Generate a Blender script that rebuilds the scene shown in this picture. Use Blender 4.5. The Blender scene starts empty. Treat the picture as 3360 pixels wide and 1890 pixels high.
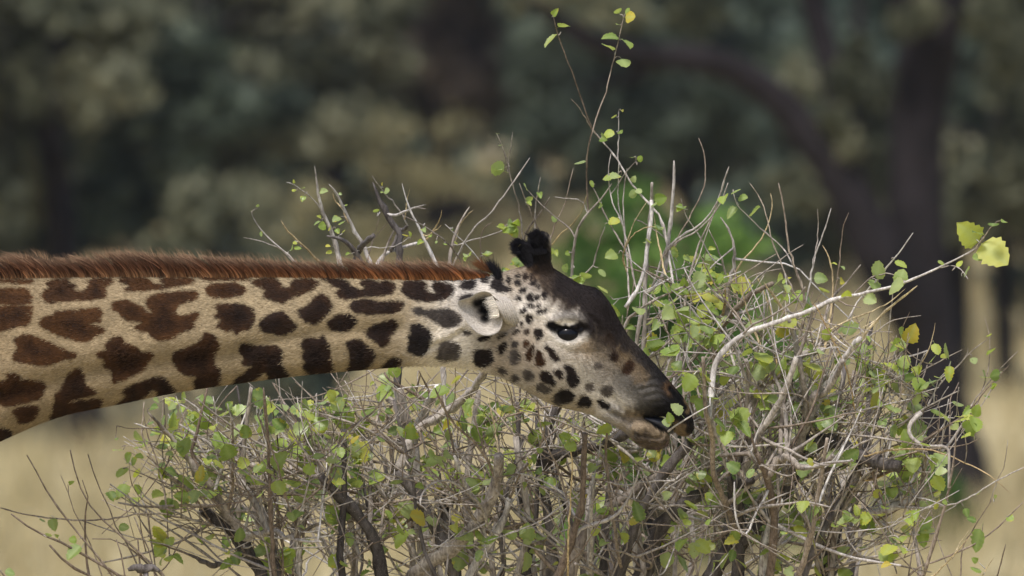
import bpy, bmesh, math, random
import numpy as np
from mathutils import Vector, Matrix

random.seed(7); rng = np.random.default_rng(7)
scene = bpy.context.scene
COL = scene.collection

# ------------------------------------------------------------------ camera
S = 2.73 / 3360.0          # metres per photo pixel at the giraffe
CD = 30.0                  # camera to giraffe
CH = 3.0                   # camera height
HV = 700.0                 # photo row of the eye level
cam = bpy.data.cameras.new('camera')
camo = bpy.data.objects.new('camera', cam); COL.objects.link(camo)
camo.location = (0, -CD, CH)
camo.rotation_euler = (math.radians(90), 0, 0)
cam.sensor_width = 36; cam.lens = 36 * CD / 2.73
cam.shift_y = -(945 - HV) / 3360.0
cam.clip_start = 0.5; cam.clip_end = 4000
cam.dof.use_dof = True; cam.dof.focus_distance = CD + 0.12; cam.dof.aperture_fstop = 4.9
scene.camera = camo

# ------------------------------------------------------------------ sky, sun, exposure
SUN_EL, SUN_AZ = math.radians(58), math.radians(200)   # azimuth the light comes from (clockwise from +Y)
world = bpy.data.worlds.new('World'); scene.world = world; world.use_nodes = True
wn = world.node_tree.nodes; wl = world.node_tree.links
sky = wn.new('ShaderNodeTexSky'); sky.sky_type = 'NISHITA'; sky.sun_disc = False
sky.sun_elevation = SUN_EL; sky.sun_rotation = SUN_AZ; sky.dust_density = 3.0; sky.air_density = 1.0; sky.ozone_density = 1.0
wl.new(sky.outputs[0], wn['Background'].inputs[0]); wn['Background'].inputs[1].default_value = 0.115
sun = bpy.data.lights.new('sun', 'SUN'); sun.energy = 2.5; sun.angle = math.radians(11); sun.color = (1.0, .965, .91)
suno = bpy.data.objects.new('sun', sun); COL.objects.link(suno); suno.location = (0, 0, 40)
sd = Vector((math.sin(SUN_AZ) * math.cos(SUN_EL), math.cos(SUN_AZ) * math.cos(SUN_EL), math.sin(SUN_EL)))
suno.rotation_euler = sd.to_track_quat('Z', 'Y').to_euler()
vs = scene.view_settings
vs.view_transform = 'Standard'; vs.look = 'None'; vs.gamma = 1; vs.use_curve_mapping = False; vs.exposure = 0.54
scene.cycles.use_denoising = True
scene.cycles.max_bounces = 6; scene.cycles.transparent_max_bounces = 4

# ------------------------------------------------------------------ helpers
def P(u, v, y=0.0):
    k = (CD + y) / CD
    return np.array([(u - 1680) * S * k, y, CH - (v - HV) * S * k])
def PX(p):
    p = np.asarray(p); k = (CD + p[..., 1]) / CD
    return np.stack([1680 + p[..., 0] / (S * k), HV - (p[..., 2] - CH) / (S * k)], -1)
def lin(c, g=1.0):
    c = np.array(c, float) / 255.0
    return np.where(c <= .04045, c / 12.92, ((c + .055) / 1.055) ** 2.4) * g
CROPS = dict(A=(1450, 700, 1.811), B=(0, 780, 2.07), C=(700, 780, 2.787), D=(800, 500, 2.862), E=(1500, 0, 1.811),
             F=(0, 1300, 2.1467), G=(2100, 600, 2.0444), H=(1100, 1300, 2.1467), I=(2200, 1200, 2.1), M=(1850, 1100, 3.622),
             R=(1500, 740, 3.622), Y=(1700, 850, 4.14), T=(2160, 0, 1.61), W=(1000, 0, 1.811), O=(0, 0, 1.0))
def cr(k, pts):
    a, b, s = CROPS[k]
    p = np.array(pts, float); p[:, 0] = a + p[:, 0] / s; p[:, 1] = b + p[:, 1] / s
    return p
def tag(o, label=None, cat=None, group=None, kind=None):
    if label: o['label'] = label
    if cat: o['category'] = cat
    if group: o['group'] = group
    if kind: o['kind'] = kind
    return o
def empty(name, loc):
    o = bpy.data.objects.new(name, None); COL.objects.link(o); o.location = loc; o.empty_display_size = .2
    return o
def mesh_from(name, V, F, smooth=True):
    me = bpy.data.meshes.new(name)
    V = np.asarray(V, np.float32).reshape(-1, 3)
    if isinstance(F, np.ndarray):
        n, k = F.shape
        me.vertices.add(len(V)); me.vertices.foreach_set('co', V.ravel())
        me.loops.add(n * k); me.loops.foreach_set('vertex_index', F.astype(np.int32).ravel())
        me.polygons.add(n); me.polygons.foreach_set('loop_start', np.arange(0, n * k, k, dtype=np.int32))
        me.polygons.foreach_set('loop_total', np.full(n, k, np.int32))
        me.update(calc_edges=True)
    else:
        me.from_pydata([tuple(map(float, v)) for v in V], [], F); me.update()
    me.polygons.foreach_set('use_smooth', np.full(len(me.polygons), smooth)); me.update()
    return me
def link(name, me, mat=None, parent=None, loc=None):
    o = bpy.data.objects.new(name, me); COL.objects.link(o)
    if mat is not None and (not me.materials): me.materials.append(mat)
    if parent is not None:
        o.parent = parent
        if loc is None: o.location = -Vector(parent.location)
    if loc is not None: o.location = loc
    return o
def set_col(me, name, c):
    a = me.attributes.new(name, 'FLOAT_COLOR', 'POINT')
    c4 = np.ones((len(me.vertices), 4), np.float32); c4[:, :3] = c
    a.data.foreach_set('color', c4.ravel())
def set_f(me, name, f):
    a = me.attributes.new(name, 'FLOAT', 'POINT'); a.data.foreach_set('value', np.asarray(f, np.float32))

def catmull(pts, n):
    pts = np.asarray(pts, float)
    if len(pts) < 3:
        t = np.linspace(0, 1, n)[:, None]; return pts[0] * (1 - t) + pts[-1] * t
    d = np.r_[0, np.cumsum(np.maximum(np.linalg.norm(np.diff(pts[:, :3], axis=0), axis=1), 1e-6))]
    m = np.gradient(pts, d, axis=0)
    x = np.linspace(0, d[-1], n); i = np.clip(np.searchsorted(d, x, 'right') - 1, 0, len(pts) - 2)
    h = (d[i + 1] - d[i])[:, None]; t = ((x - d[i])[:, None]) / h
    return ((2*t**3 - 3*t**2 + 1) * pts[i] + (t**3 - 2*t**2 + t) * h * m[i] + (-2*t**3 + 3*t**2) * pts[i+1] + (t**3 - t**2) * h * m[i+1])

def polyres(pts, n):
    pts = np.asarray(pts, float); d = np.r_[0, np.cumsum(np.maximum(np.linalg.norm(np.diff(pts[:, :3], axis=0), axis=1), 1e-6))]
    x = np.linspace(0, d[-1], n); a = np.stack([np.interp(x, d, pts[:, i]) for i in range(pts.shape[1])], -1)
    for _ in range(2): a[1:-1] = a[1:-1] * .5 + (a[:-2] + a[2:]) * .25
    return a
def tube(pts, rad, sides=6, rough=0.0, cap=True):
    """pts (n,3) ordered, rad (n,) -> V, F (quads + tri fans as lists)"""
    pts = np.asarray(pts, float); n = len(pts)
    T = np.gradient(pts, axis=0); T /= np.maximum(np.linalg.norm(T, axis=1), 1e-9)[:, None]
    ref = np.array([0, 1.0, 0]) if abs(T[0][1]) < .8 else np.array([1.0, 0, 0])
    N = ref - T * (T @ ref)[:, None]
    bad = np.linalg.norm(N, axis=1) < 1e-3; N[bad] = [1, 0, 0]
    N /= np.linalg.norm(N, axis=1)[:, None]; B = np.cross(T, N)
    a = np.arange(sides) * 2 * math.pi / sides
    r = np.asarray(rad, float)[:, None] * np.ones(sides)
    if rough: r = r * (1 + rough * rng.normal(size=r.shape).clip(-2, 2))
    V = pts[:, None, :] + r[..., None] * (np.cos(a)[None, :, None] * N[:, None, :] + np.sin(a)[None, :, None] * B[:, None, :])
    V = V.reshape(-1, 3)
    i = np.arange(n - 1)[:, None] * sides; j = np.arange(sides); j2 = (j + 1) % sides
    Q = np.stack([i + j, i + j2, i + sides + j2, i + sides + j], -1).reshape(-1, 4)
    F = Q.tolist()
    if cap:
        F.append(list(range(sides))[::-1]); F.append([(n - 1) * sides + k for k in range(sides)])
    return V, F
class MB:
    def __init__(s): s.V = []; s.F = []; s.n = 0; s.A = []
    def add(s, V, F, a=None):
        V = np.asarray(V); s.V.append(V)
        s.F += [[i + s.n for i in f] for f in F]; s.n += len(V)
        s.A.append(np.full(len(V), 0.0 if a is None else a))
    def mesh(s, name, smooth=True):
        me = mesh_from(name, np.concatenate(s.V), s.F, smooth)
        set_f(me, 'rnd', np.concatenate(s.A))
        return me

# ------------------------------------------------------------------ materials
def mat(name):
    m = bpy.data.materials.new(name); m.use_nodes = True
    nt = m.node_tree; b = nt.nodes['Principled BSDF']
    return m, nt, b
def node(nt, t, **kw):
    n = nt.nodes.new(t)
    for k, v in kw.items(): setattr(n, k, v)
    return n
def noise(nt, scale, detail=4, rough=.55, vec=None):
    n = node(nt, 'ShaderNodeTexNoise'); n.inputs['Scale'].default_value = scale
    n.inputs['Detail'].default_value = detail; n.inputs['Roughness'].default_value = rough
    if vec is not None: nt.links.new(vec, n.inputs['Vector'])
    return n
def mth(nt, op, a, b=None, clamp=False):
    n = node(nt, 'ShaderNodeMath', operation=op); n.use_clamp = clamp
    for i, x in enumerate((a, b)):
        if x is None: continue
        if isinstance(x, (int, float)): n.inputs[i].default_value = x
        else: nt.links.new(x, n.inputs[i])
    return n.outputs[0]
def maprange(nt, v, a, b, c=0., d=1., smooth=True):
    n = node(nt, 'ShaderNodeMapRange', interpolation_type='SMOOTHSTEP' if smooth else 'LINEAR')
    nt.links.new(v, n.inputs[0])
    for i, x in enumerate((a, b, c, d)): n.inputs[1 + i].default_value = x
    return n.outputs[0]
def mixc(nt, f, a, b, mode='MIX'):
    n = node(nt, 'ShaderNodeMix', data_type='RGBA', blend_type=mode)
    for i, x in ((0, f), (6, a), (7, b)):
        if isinstance(x, (int, float)): n.inputs[i].default_value = x
        elif isinstance(x, (tuple, list, np.ndarray)): n.inputs[i].default_value = (*[float(q) for q in x[:3]], 1)
        else: nt.links.new(x, n.inputs[i])
    return n.outputs[2]
def ramp(nt, f, stops):
    n = node(nt, 'ShaderNodeValToRGB'); e = n.color_ramp.elements
    while len(e) < len(stops): e.new(.5)
    for i, (p, c) in enumerate(stops): e[i].position = p; e[i].color = (*[float(q) for q in c[:3]], 1)
    nt.links.new(f, n.inputs[0]); return n.outputs[0]
def attr(nt, name, out='Color'):
    n = node(nt, 'ShaderNodeAttribute', attribute_name=name); return n.outputs[out]
def bump(nt, b, h, strength, dist):
    n = node(nt, 'ShaderNodeBump'); n.inputs['Strength'].default_value = strength; n.inputs['Distance'].default_value = dist
    nt.links.new(h, n.inputs['Height']); nt.links.new(n.outputs[0], b.inputs['Normal'])
def objpos(nt): return node(nt, 'ShaderNodeTexCoord').outputs['Object']
def rnd_of(nt):
    """one random number per part: object random + attribute rnd, wrapped"""
    r = node(nt, 'ShaderNodeObjectInfo').outputs['Random']
    return mth(nt, 'FRACT', mth(nt, 'ADD', r, attr(nt, 'rnd', 'Fac')))

def m_fur():
    m, nt, b = mat('giraffe_coat')
    pos = objpos(nt)
    mp = node(nt, 'ShaderNodeMapping'); mp.inputs['Scale'].default_value = (.35, 1, 1); nt.links.new(pos, mp.inputs[0])
    n1 = noise(nt, 260, 3, .6, mp.outputs[0]); n2 = noise(nt, 55, 3, .6, pos); n3 = noise(nt, 11, 3, .5, pos)
    sdf = attr(nt, 'spot', 'Fac')
    d = mth(nt, 'ADD', sdf, mth(nt, 'MULTIPLY', mth(nt, 'SUBTRACT', n1.outputs[0], .5), .014))
    d = mth(nt, 'ADD', d, mth(nt, 'MULTIPLY', mth(nt, 'SUBTRACT', n2.outputs[0], .5), .016))
    f = maprange(nt, d, -.005, .005)
    sc = attr(nt, 'spotcol')
    core = maprange(nt, mth(nt, 'ADD', sdf, mth(nt, 'MULTIPLY', mth(nt, 'SUBTRACT', n3.outputs[0], .5), .05)), .004, .035)
    sc = mixc(nt, core, sc, mixc(nt, 1.0, sc, (.34, .32, .36), 'MULTIPLY'))
    base = attr(nt, 'fur')
    c = mixc(nt, f, base, sc)
    c = mixc(nt, 1.0, c, ramp(nt, n1.outputs[0], [(.3, (.68, .66, .64)), (.7, (1.25, 1.25, 1.25))]), 'MULTIPLY')
    c = mixc(nt, 1.0, c, ramp(nt, n3.outputs[0], [(.3, (.86, .85, .84)), (.7, (1.1, 1.1, 1.1))]), 'MULTIPLY')
    nt.links.new(c, b.inputs['Base Color']); b.inputs['Roughness'].default_value = .75
    b.inputs['Specular IOR Level'].default_value = .10
    bump(nt, b, n1.outputs[0], .55, .004)
    return m
def m_hair():
    m, nt, b = mat('hair_strand')
    nt.links.new(attr(nt, 'col'), b.inputs['Base Color']); b.inputs['Roughness'].default_value = .6
    b.inputs['Specular IOR Level'].default_value = .14
    return m
def m_plain(name, c, rough=.6, spec=.4, nscale=60, amp=.25, bumpd=.002):
    m, nt, b = mat(name)
    n = noise(nt, nscale, 4, .6, objpos(nt))
    nt.links.new(mixc(nt, 1.0, c, ramp(nt, n.outputs[0], [(.3, (1 - amp,) * 3), (.7, (1 + amp,) * 3)]), 'MULTIPLY'), b.inputs['Base Color'])
    b.inputs['Roughness'].default_value = rough; b.inputs['Specular IOR Level'].default_value = spec
    if bumpd: bump(nt, b, n.outputs[0], .5, bumpd)
    return m
def m_bark(name, cols, nscale=45, lichen=.5):
    m, nt, b = mat(name)
    pos = objpos(nt); r = rnd_of(nt)
    mp = node(nt, 'ShaderNodeMapping'); mp.inputs['Scale'].default_value = (1, 1, .3); nt.links.new(pos, mp.inputs[0])
    n1 = noise(nt, nscale * 3, 5, .65, mp.outputs[0]); n2 = noise(nt, nscale * .35, 3, .6, pos); n3 = noise(nt, 420, 2, .6, pos)
    c = ramp(nt, r, [(i / max(1, len(cols) - 1), q) for i, q in enumerate(cols)])
    c = mixc(nt, 1.0, c, ramp(nt, n1.outputs[0], [(.32, (.45, .43, .42)), (.62, (1.2, 1.2, 1.2))]), 'MULTIPLY')
    c = mixc(nt, 1.0, c, ramp(nt, n2.outputs[0], [(.35, (.66, .64, .63)), (.65, (1.2, 1.2, 1.22))]), 'MULTIPLY')
    li = maprange(nt, n3.outputs[0], .66, .72)
    c = mixc(nt, mth(nt, 'MULTIPLY', li, lichen), c, (.52, .50, .47))
    nt.links.new(c, b.inputs['Base Color']); b.inputs['Roughness'].default_value = .85; b.inputs['Specular IOR Level'].default_value = .2
    bump(nt, b, n1.outputs[0], .8, .004)
    return m
def m_leaf():
    m, nt, b = mat('shrub_leaf')
    r = rnd_of(nt); pos = objpos(nt)
    c = ramp(nt, r, [(0, (.20, .30, .06)), (.18, (.30, .40, .08)), (.34, (.11, .19, .045)), (.50, (.36, .43, .20)), (.66, (.20, .29, .10)), (.84, (.38, .45, .08)), (.94, (.44, .46, .09)), (1, (.55, .42, .06))])
    n = noise(nt, 55, 3, .6, pos); n2 = noise(nt, 190, 2, .5, pos)
    yel = maprange(nt, mth(nt, 'ADD', n.outputs[0], mth(nt, 'MULTIPLY', attr(nt, 'edge', 'Fac'), .16)), .66, .76)
    c = mixc(nt, mth(nt, 'MULTIPLY', yel, .8), c, (.46, .40, .05))
    br = maprange(nt, n2.outputs[0], .68, .72)
    c = mixc(nt, br, c, (.10, .05, .02))
    vein = attr(nt, 'vein', 'Fac')
    c = mixc(nt, mth(nt, 'MULTIPLY', vein, .4), c, (.42, .50, .22))
    geo = node(nt, 'ShaderNodeNewGeometry')
    c = mixc(nt, mth(nt, 'MULTIPLY', geo.outputs['Backfacing'], .45), c, (.33, .39, .22))
    nt.links.new(c, b.inputs['Base Color']); b.inputs['Roughness'].default_value = .38; b.inputs['Specular IOR Level'].default_value = .5
    bump(nt, b, n.outputs[0], .3, .003)
    tr = node(nt, 'ShaderNodeBsdfTranslucent'); mx = node(nt, 'ShaderNodeMixShader'); mx.inputs[0].default_value = .42
    nt.links.new(mixc(nt, 1.0, c, (1.5, 1.45, .6), 'MULTIPLY'), tr.inputs[0])
    out = nt.nodes['Material Output']
    nt.links.new(b.outputs[0], mx.inputs[1]); nt.links.new(tr.outputs[0], mx.inputs[2]); nt.links.new(mx.outputs[0], out.inputs[0])
    return m
def m_far_leaf(name, cols, tl=.3):
    m, nt, b = mat(name)
    r = attr(nt, 'rnd', 'Fac')
    c = ramp(nt, r, [(i / (len(cols) - 1), q) for i, q in enumerate(cols)])
    nt.links.new(c, b.inputs['Base Color']); b.inputs['Roughness'].default_value = .6; b.inputs['Specular IOR Level'].default_value = .2
    tr = node(nt, 'ShaderNodeBsdfTranslucent'); mx = node(nt, 'ShaderNodeMixShader'); mx.inputs[0].default_value = tl
    nt.links.new(c, tr.inputs[0])
    nt.links.new(b.outputs[0], mx.inputs[1]); nt.links.new(tr.outputs[0], mx.inputs[2]); nt.links.new(mx.outputs[0], nt.nodes['Material Output'].inputs[0])
    return m
def m_ground():
    m, nt, b = mat('dry_savanna_ground'); pos = objpos(nt)
    n1 = noise(nt, .35, 4, .6, pos); n2 = noise(nt, 1.6, 5, .65, pos)
    c = ramp(nt, n1.outputs[0], [(.35, (.19, .16, .095)), (.5, (.42, .355, .20)), (.65, (.55, .475, .28))])
    c = mixc(nt, 1.0, c, ramp(nt, n2.outputs[0], [(.3, (.6, .6, .58)), (.7, (1.25, 1.22, 1.15))]), 'MULTIPLY')
    nt.links.new(c, b.inputs['Base Color']); b.inputs['Roughness'].default_value = .95
    bump(nt, b, n2.outputs[0], .6, .08); return m

FUR, HAIR = m_fur(), m_hair()
EYE = m_plain('eye_dark', (.004, .004, .006), .10, .22, 20, .2, 0)
TONGUE = m_plain('tongue_dark', (.03, .032, .045), .35, .5, 80, .3, .001)
BARK = m_bark('shrub_bark_grey', [(.38, .335, .29), (.52, .485, .45), (.32, .275, .23), (.60, .575, .545), (.43, .39, .345), (.28, .24, .205)])
BARK_D = m_bark('shrub_bark_dark', [(.11, .098, .094), (.17, .152, .143), (.075, .066, .063), (.14, .124, .117)], 30, .7)
TWIG_B = m_bark('shrub_twig_brown', [(.25, .195, .15), (.36, .30, .24), (.19, .145, .11), (.42, .36, .295)], 60, .3)
STRAW = m_bark('splintered_wood', [(.60, .47, .25), (.68, .58, .38), (.50, .36, .18)], 60, .1)
LEAF = m_leaf()
GROUND = m_ground()
GRASS = m_far_leaf('dry_grass_blade', [(.46, .385, .21), (.60, .52, .31), (.38, .31, .175), (.53, .45, .25), (.35, .33, .17)], .35)
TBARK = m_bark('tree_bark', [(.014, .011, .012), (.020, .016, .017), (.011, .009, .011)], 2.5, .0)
FL_OL = m_far_leaf('olive_foliage', [(.026, .032, .023), (.062, .068, .042), (.10, .106, .066), (.15, .152, .095), (.23, .22, .135)])
FL_DK = m_far_leaf('dark_foliage', [(.022, .031, .025), (.05, .066, .048), (.085, .108, .075), (.14, .165, .112)])
FL_BL = m_far_leaf('bluegreen_foliage', [(.028, .042, .036), (.07, .10, .08), (.115, .155, .125), (.18, .22, .175)])
FL_GR = m_far_leaf('bright_green_foliage', [(.035, .075, .02), (.08, .16, .035), (.13, .24, .05), (.20, .32, .08)], .45)
FL_KH = m_far_leaf('khaki_foliage', [(.14, .125, .065), (.22, .20, .105), (.30, .27, .145), (.38, .34, .19)], .35)
FL_BR = m_far_leaf('brown_foliage', [(.03, .024, .022), (.06, .045, .038), (.10, .08, .06), (.14, .12, .085)])

# ------------------------------------------------------------------ ground
def gz(x, y):
    d = np.maximum(np.asarray(y, float) + CD - 120, 0)
    und = .10 * np.sin(np.asarray(x) * .21 + 1) * np.sin(np.asarray(y) * .13)
    near = np.clip((np.abs(np.asarray(y, float)) - 6) / 20, 0, 1)
    return 5.6 * (1 - np.exp(-(d / 120) ** 1.5)) + und * near
xs = np.r_[np.linspace(-300, -60, 12), np.linspace(-55, 55, 56), np.linspace(60, 300, 12)]
ys = np.r_[np.linspace(-120, -40, 6), np.linspace(-35, 330, 122), np.linspace(345, 520, 8)]
X, Yg = np.meshgrid(xs, ys)
V = np.stack([X, Yg, gz(X, Yg)], -1).reshape(-1, 3); nx = len(xs); ny = len(ys)
ii = (np.arange(ny - 1)[:, None] * nx + np.arange(nx - 1)).ravel()
tag(link('ground', mesh_from('ground', V, np.stack([ii, ii + 1, ii + nx + 1, ii + nx], -1)), GROUND), 'dry tan savanna ground rising gently to the woodland', kind='structure')
# ------------------------------------------------------------------ giraffe: silhouette lofts -> one skin
def loft(st, n=60, sides=40, ends=(True, True)):
    """st rows: tu tv bu bv half_width(m) exponent taper [y]; returns closed V,F"""
    a = np.array([list(r) + [0] * (8 - len(r)) for r in st], float)
    key = np.c_[(a[:, 0] + a[:, 2]) / 2, (a[:, 1] + a[:, 3]) / 2, np.zeros(len(a)), a]
    a = catmull(key, n)[:, 3:]
    th = np.arange(sides) * 2 * math.pi / sides; c, s = np.cos(th), np.sin(th)
    V = []
    for tu, tv, bu, bv, hw, e, tp, yy in a:
        cc = np.sign(c) * np.abs(c) ** (2 / e); ss = np.sign(s) * np.abs(s) ** (2 / e)
        u = (tu + bu) / 2 + (tu - bu) / 2 * cc; v = (tv + bv) / 2 + (tv - bv) / 2 * cc
        y = yy + hw * ss * (1 + tp * c)
        V.append(np.stack([(u - 1680) * S, y, CH - (v - HV) * S], -1))
    V = np.array(V); V0 = V.reshape(-1, 3); m = len(V0)
    i = np.arange(n - 1)[:, None] * sides; j = np.arange(sides); j2 = (j + 1) % sides
    F = np.stack([i + j, i + sides + j, i + sides + j2, i + j2], -1).reshape(-1, 4).tolist()
    V0 = np.vstack([V0, V[0].mean(0), V[-1].mean(0)])
    F += [[m, k, (k + 1) % sides] for k in range(sides)]
    F += [[m + 1, (n - 1) * sides + (k + 1) % sides, (n - 1) * sides + k] for k in range(sides)]
    return V0, F
def remesh(V, F, vox, smooth_it):
    me = mesh_from('tmp', V, F); o = bpy.data.objects.new('tmp', me); COL.objects.link(o)
    bm = bmesh.new(); bm.from_mesh(me); bmesh.ops.recalc_face_normals(bm, faces=bm.faces); bm.to_mesh(me); bm.free()
    md = o.modifiers.new('r', 'REMESH'); md.mode = 'VOXEL'; md.voxel_size = vox
    ms = o.modifiers.new('s', 'SMOOTH'); ms.factor = .5; ms.iterations = smooth_it
    dg = bpy.context.evaluated_depsgraph_get(); dg.update()
    out = bpy.data.meshes.new_from_object(o.evaluated_get(dg))
    bpy.data.objects.remove(o); bpy.data.meshes.remove(me)
    return out
neck_head = [
    (-560, 880, -560, 1960, .250, 2.1, -.05), (-420, 905, -420, 1780, .225, 2.1, 0), (-220, 912, -250, 1575, .185, 2.1, 0),
    (0, 914, -10, 1452, .150, 2.1, 0), (200, 911, 192, 1368, .136, 2.1, 0), (400, 909, 392, 1325, .126, 2.1, 0),
    (600, 909, 594, 1284, .116, 2.1, 0), (800, 909, 796, 1255, .108, 2.1, 0), (1000, 911, 998, 1230, .101, 2.1, 0),
    (1200, 914, 1200, 1212, .095, 2.1, 0), (1400, 918, 1395, 1200, .090, 2.1, 0), (1500, 918, 1488, 1204, .088, 2.1, .02),
    (1580, 910, 1560, 1213, .090, 2.15, .03), (1654, 893, 1632, 1233, .096, 2.2, .03), (1715, 876, 1690, 1261, .106, 2.2, .03),
    (1775, 862, 1745, 1291, .116, 2.2, .04), (1838, 896, 1800, 1321, .121, 2.3, .12), (1905, 934, 1855, 1338, .120, 2.3, .16),
    (1962, 951, 1905, 1350, .112, 2.3, .16), (2005, 1003, 1950, 1363, .100, 2.3, .10), (2036, 1062, 1990, 1383, .090, 2.3, .04),
    (2068, 1113, 2025, 1392, .083, 2.3, 0), (2115, 1160, 2070, 1385, .077, 2.3, 0), (2150, 1198, 2105, 1372, .072, 2.25, .0)]
upper_lip = [
    (2060, 1104, 2030, 1380, .079, 2.3, 0), (2115, 1160, 2088, 1375, .076, 2.3, 0), (2164, 1214, 2140, 1368, .071, 2.3, 0), (2212, 1272, 2184, 1367, .066, 2.3, -.05),
    (2246, 1314, 2200, 1385, .060, 2.3, -.08), (2266, 1354, 2210, 1404, .053, 2.3, -.05), (2274, 1388, 2218, 1418, .046, 2.3, 0), (2274, 1412, 2232, 1427, .036, 2.2, 0), (2268, 1424, 2246, 1430, .020, 2, 0)]
lower_jaw = [
    (1960, 1320, 1955, 1366, .050, 2.2, 0), (2010, 1330, 2002, 1390, .056, 2.2, 0), (2070, 1348, 2050, 1417, .055, 2.2, 0), (2115, 1368, 2080, 1446, .055, 2.2, 0),
    (2150, 1392, 2112, 1468, .053, 2.2, 0), (2174, 1408, 2146, 1474, .048, 2.2, 0), (2190, 1424, 2175, 1470, .038, 2.2, 0), (2196, 1438, 2190, 1460, .020, 2, 0)]
V, F = loft(neck_head, 150, 48); V = [V]; FF = list(F); nn = len(V[0])
def addloft(v, f):
    global nn
    V.append(v); FF.extend([[q + nn for q in ff] for ff in f]); nn += len(v)
for st in (upper_lip, lower_jaw): addloft(*loft(st, 40, 32))
def ossicone(base, tip, yb, yt, r0, r1, r2):
    b, t = np.array(base, float), np.array(tip, float)
    n = 14; pts = []; rad = []
    for q in np.linspace(0, 1, n):
        c = b * (1 - q) + t * q; c = c + np.array([6 * math.sin(q * math.pi), 0])
        pts.append(P(c[0], c[1], yb * (1 - q) + yt * q)); rad.append(np.interp(q, [0, .3, .6, .88, 1], [r0, r1, r1 * 1.12, r2, r2 * .55]))
    addloft(*tube(pts, rad, 20))
# near and far horn cores (root sunk in the skull)
ossicone((1780, 905), (1763, 766), -.045, -.070, .034, .023, .033)
ossicone((1768, 905), (1716, 806), .045, .085, .034, .023, .031)
skin = remesh(np.vstack(V), FF, .0036, 8)
nv = len(skin.vertices); co = np.empty(nv * 3, np.float32); skin.vertices.foreach_get('co', co); co = co.reshape(-1, 3).astype(float)
no = np.empty(nv * 3, np.float32); skin.vertices.foreach_get('normal', no); no = no.reshape(-1, 3).astype(float)

def seg_dist(p, poly, closed=False):
    q = np.roll(poly, -1, 0) if closed else poly[1:]; a0 = poly if closed else poly[:-1]
    d = np.full(len(p), 1e9)
    for a, b in zip(a0, q):
        ab = b - a; t = np.clip(((p - a) @ ab) / max(ab @ ab, 1e-9), 0, 1)
        d = np.minimum(d, ((p - a - t[:, None] * ab) ** 2).sum(1))
    return np.sqrt(d)
def inside(p, poly):
    x, y = p[:, 0], p[:, 1]; r = np.zeros(len(p), bool); q = np.roll(poly, -1, 0)
    for (x1, y1), (x2, y2) in zip(poly, q):
        c = (y1 > y) != (y2 > y)
        if y1 != y2: r ^= c & (x < (x2 - x1) * (y - y1) / (y2 - y1) + x1)
    return r
def chaikin(p):
    q = np.roll(p, -1, 0); return np.stack([p * .8 + q * .2, p * .2 + q * .8], 1).reshape(-1, 2)
def uv_of(p):
    k = (CD - np.abs(p[:, 1])) / CD
    return np.stack([1680 + p[:, 0] / (S * k), HV - (p[:, 2] - CH) / (S * k)], -1)

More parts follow.
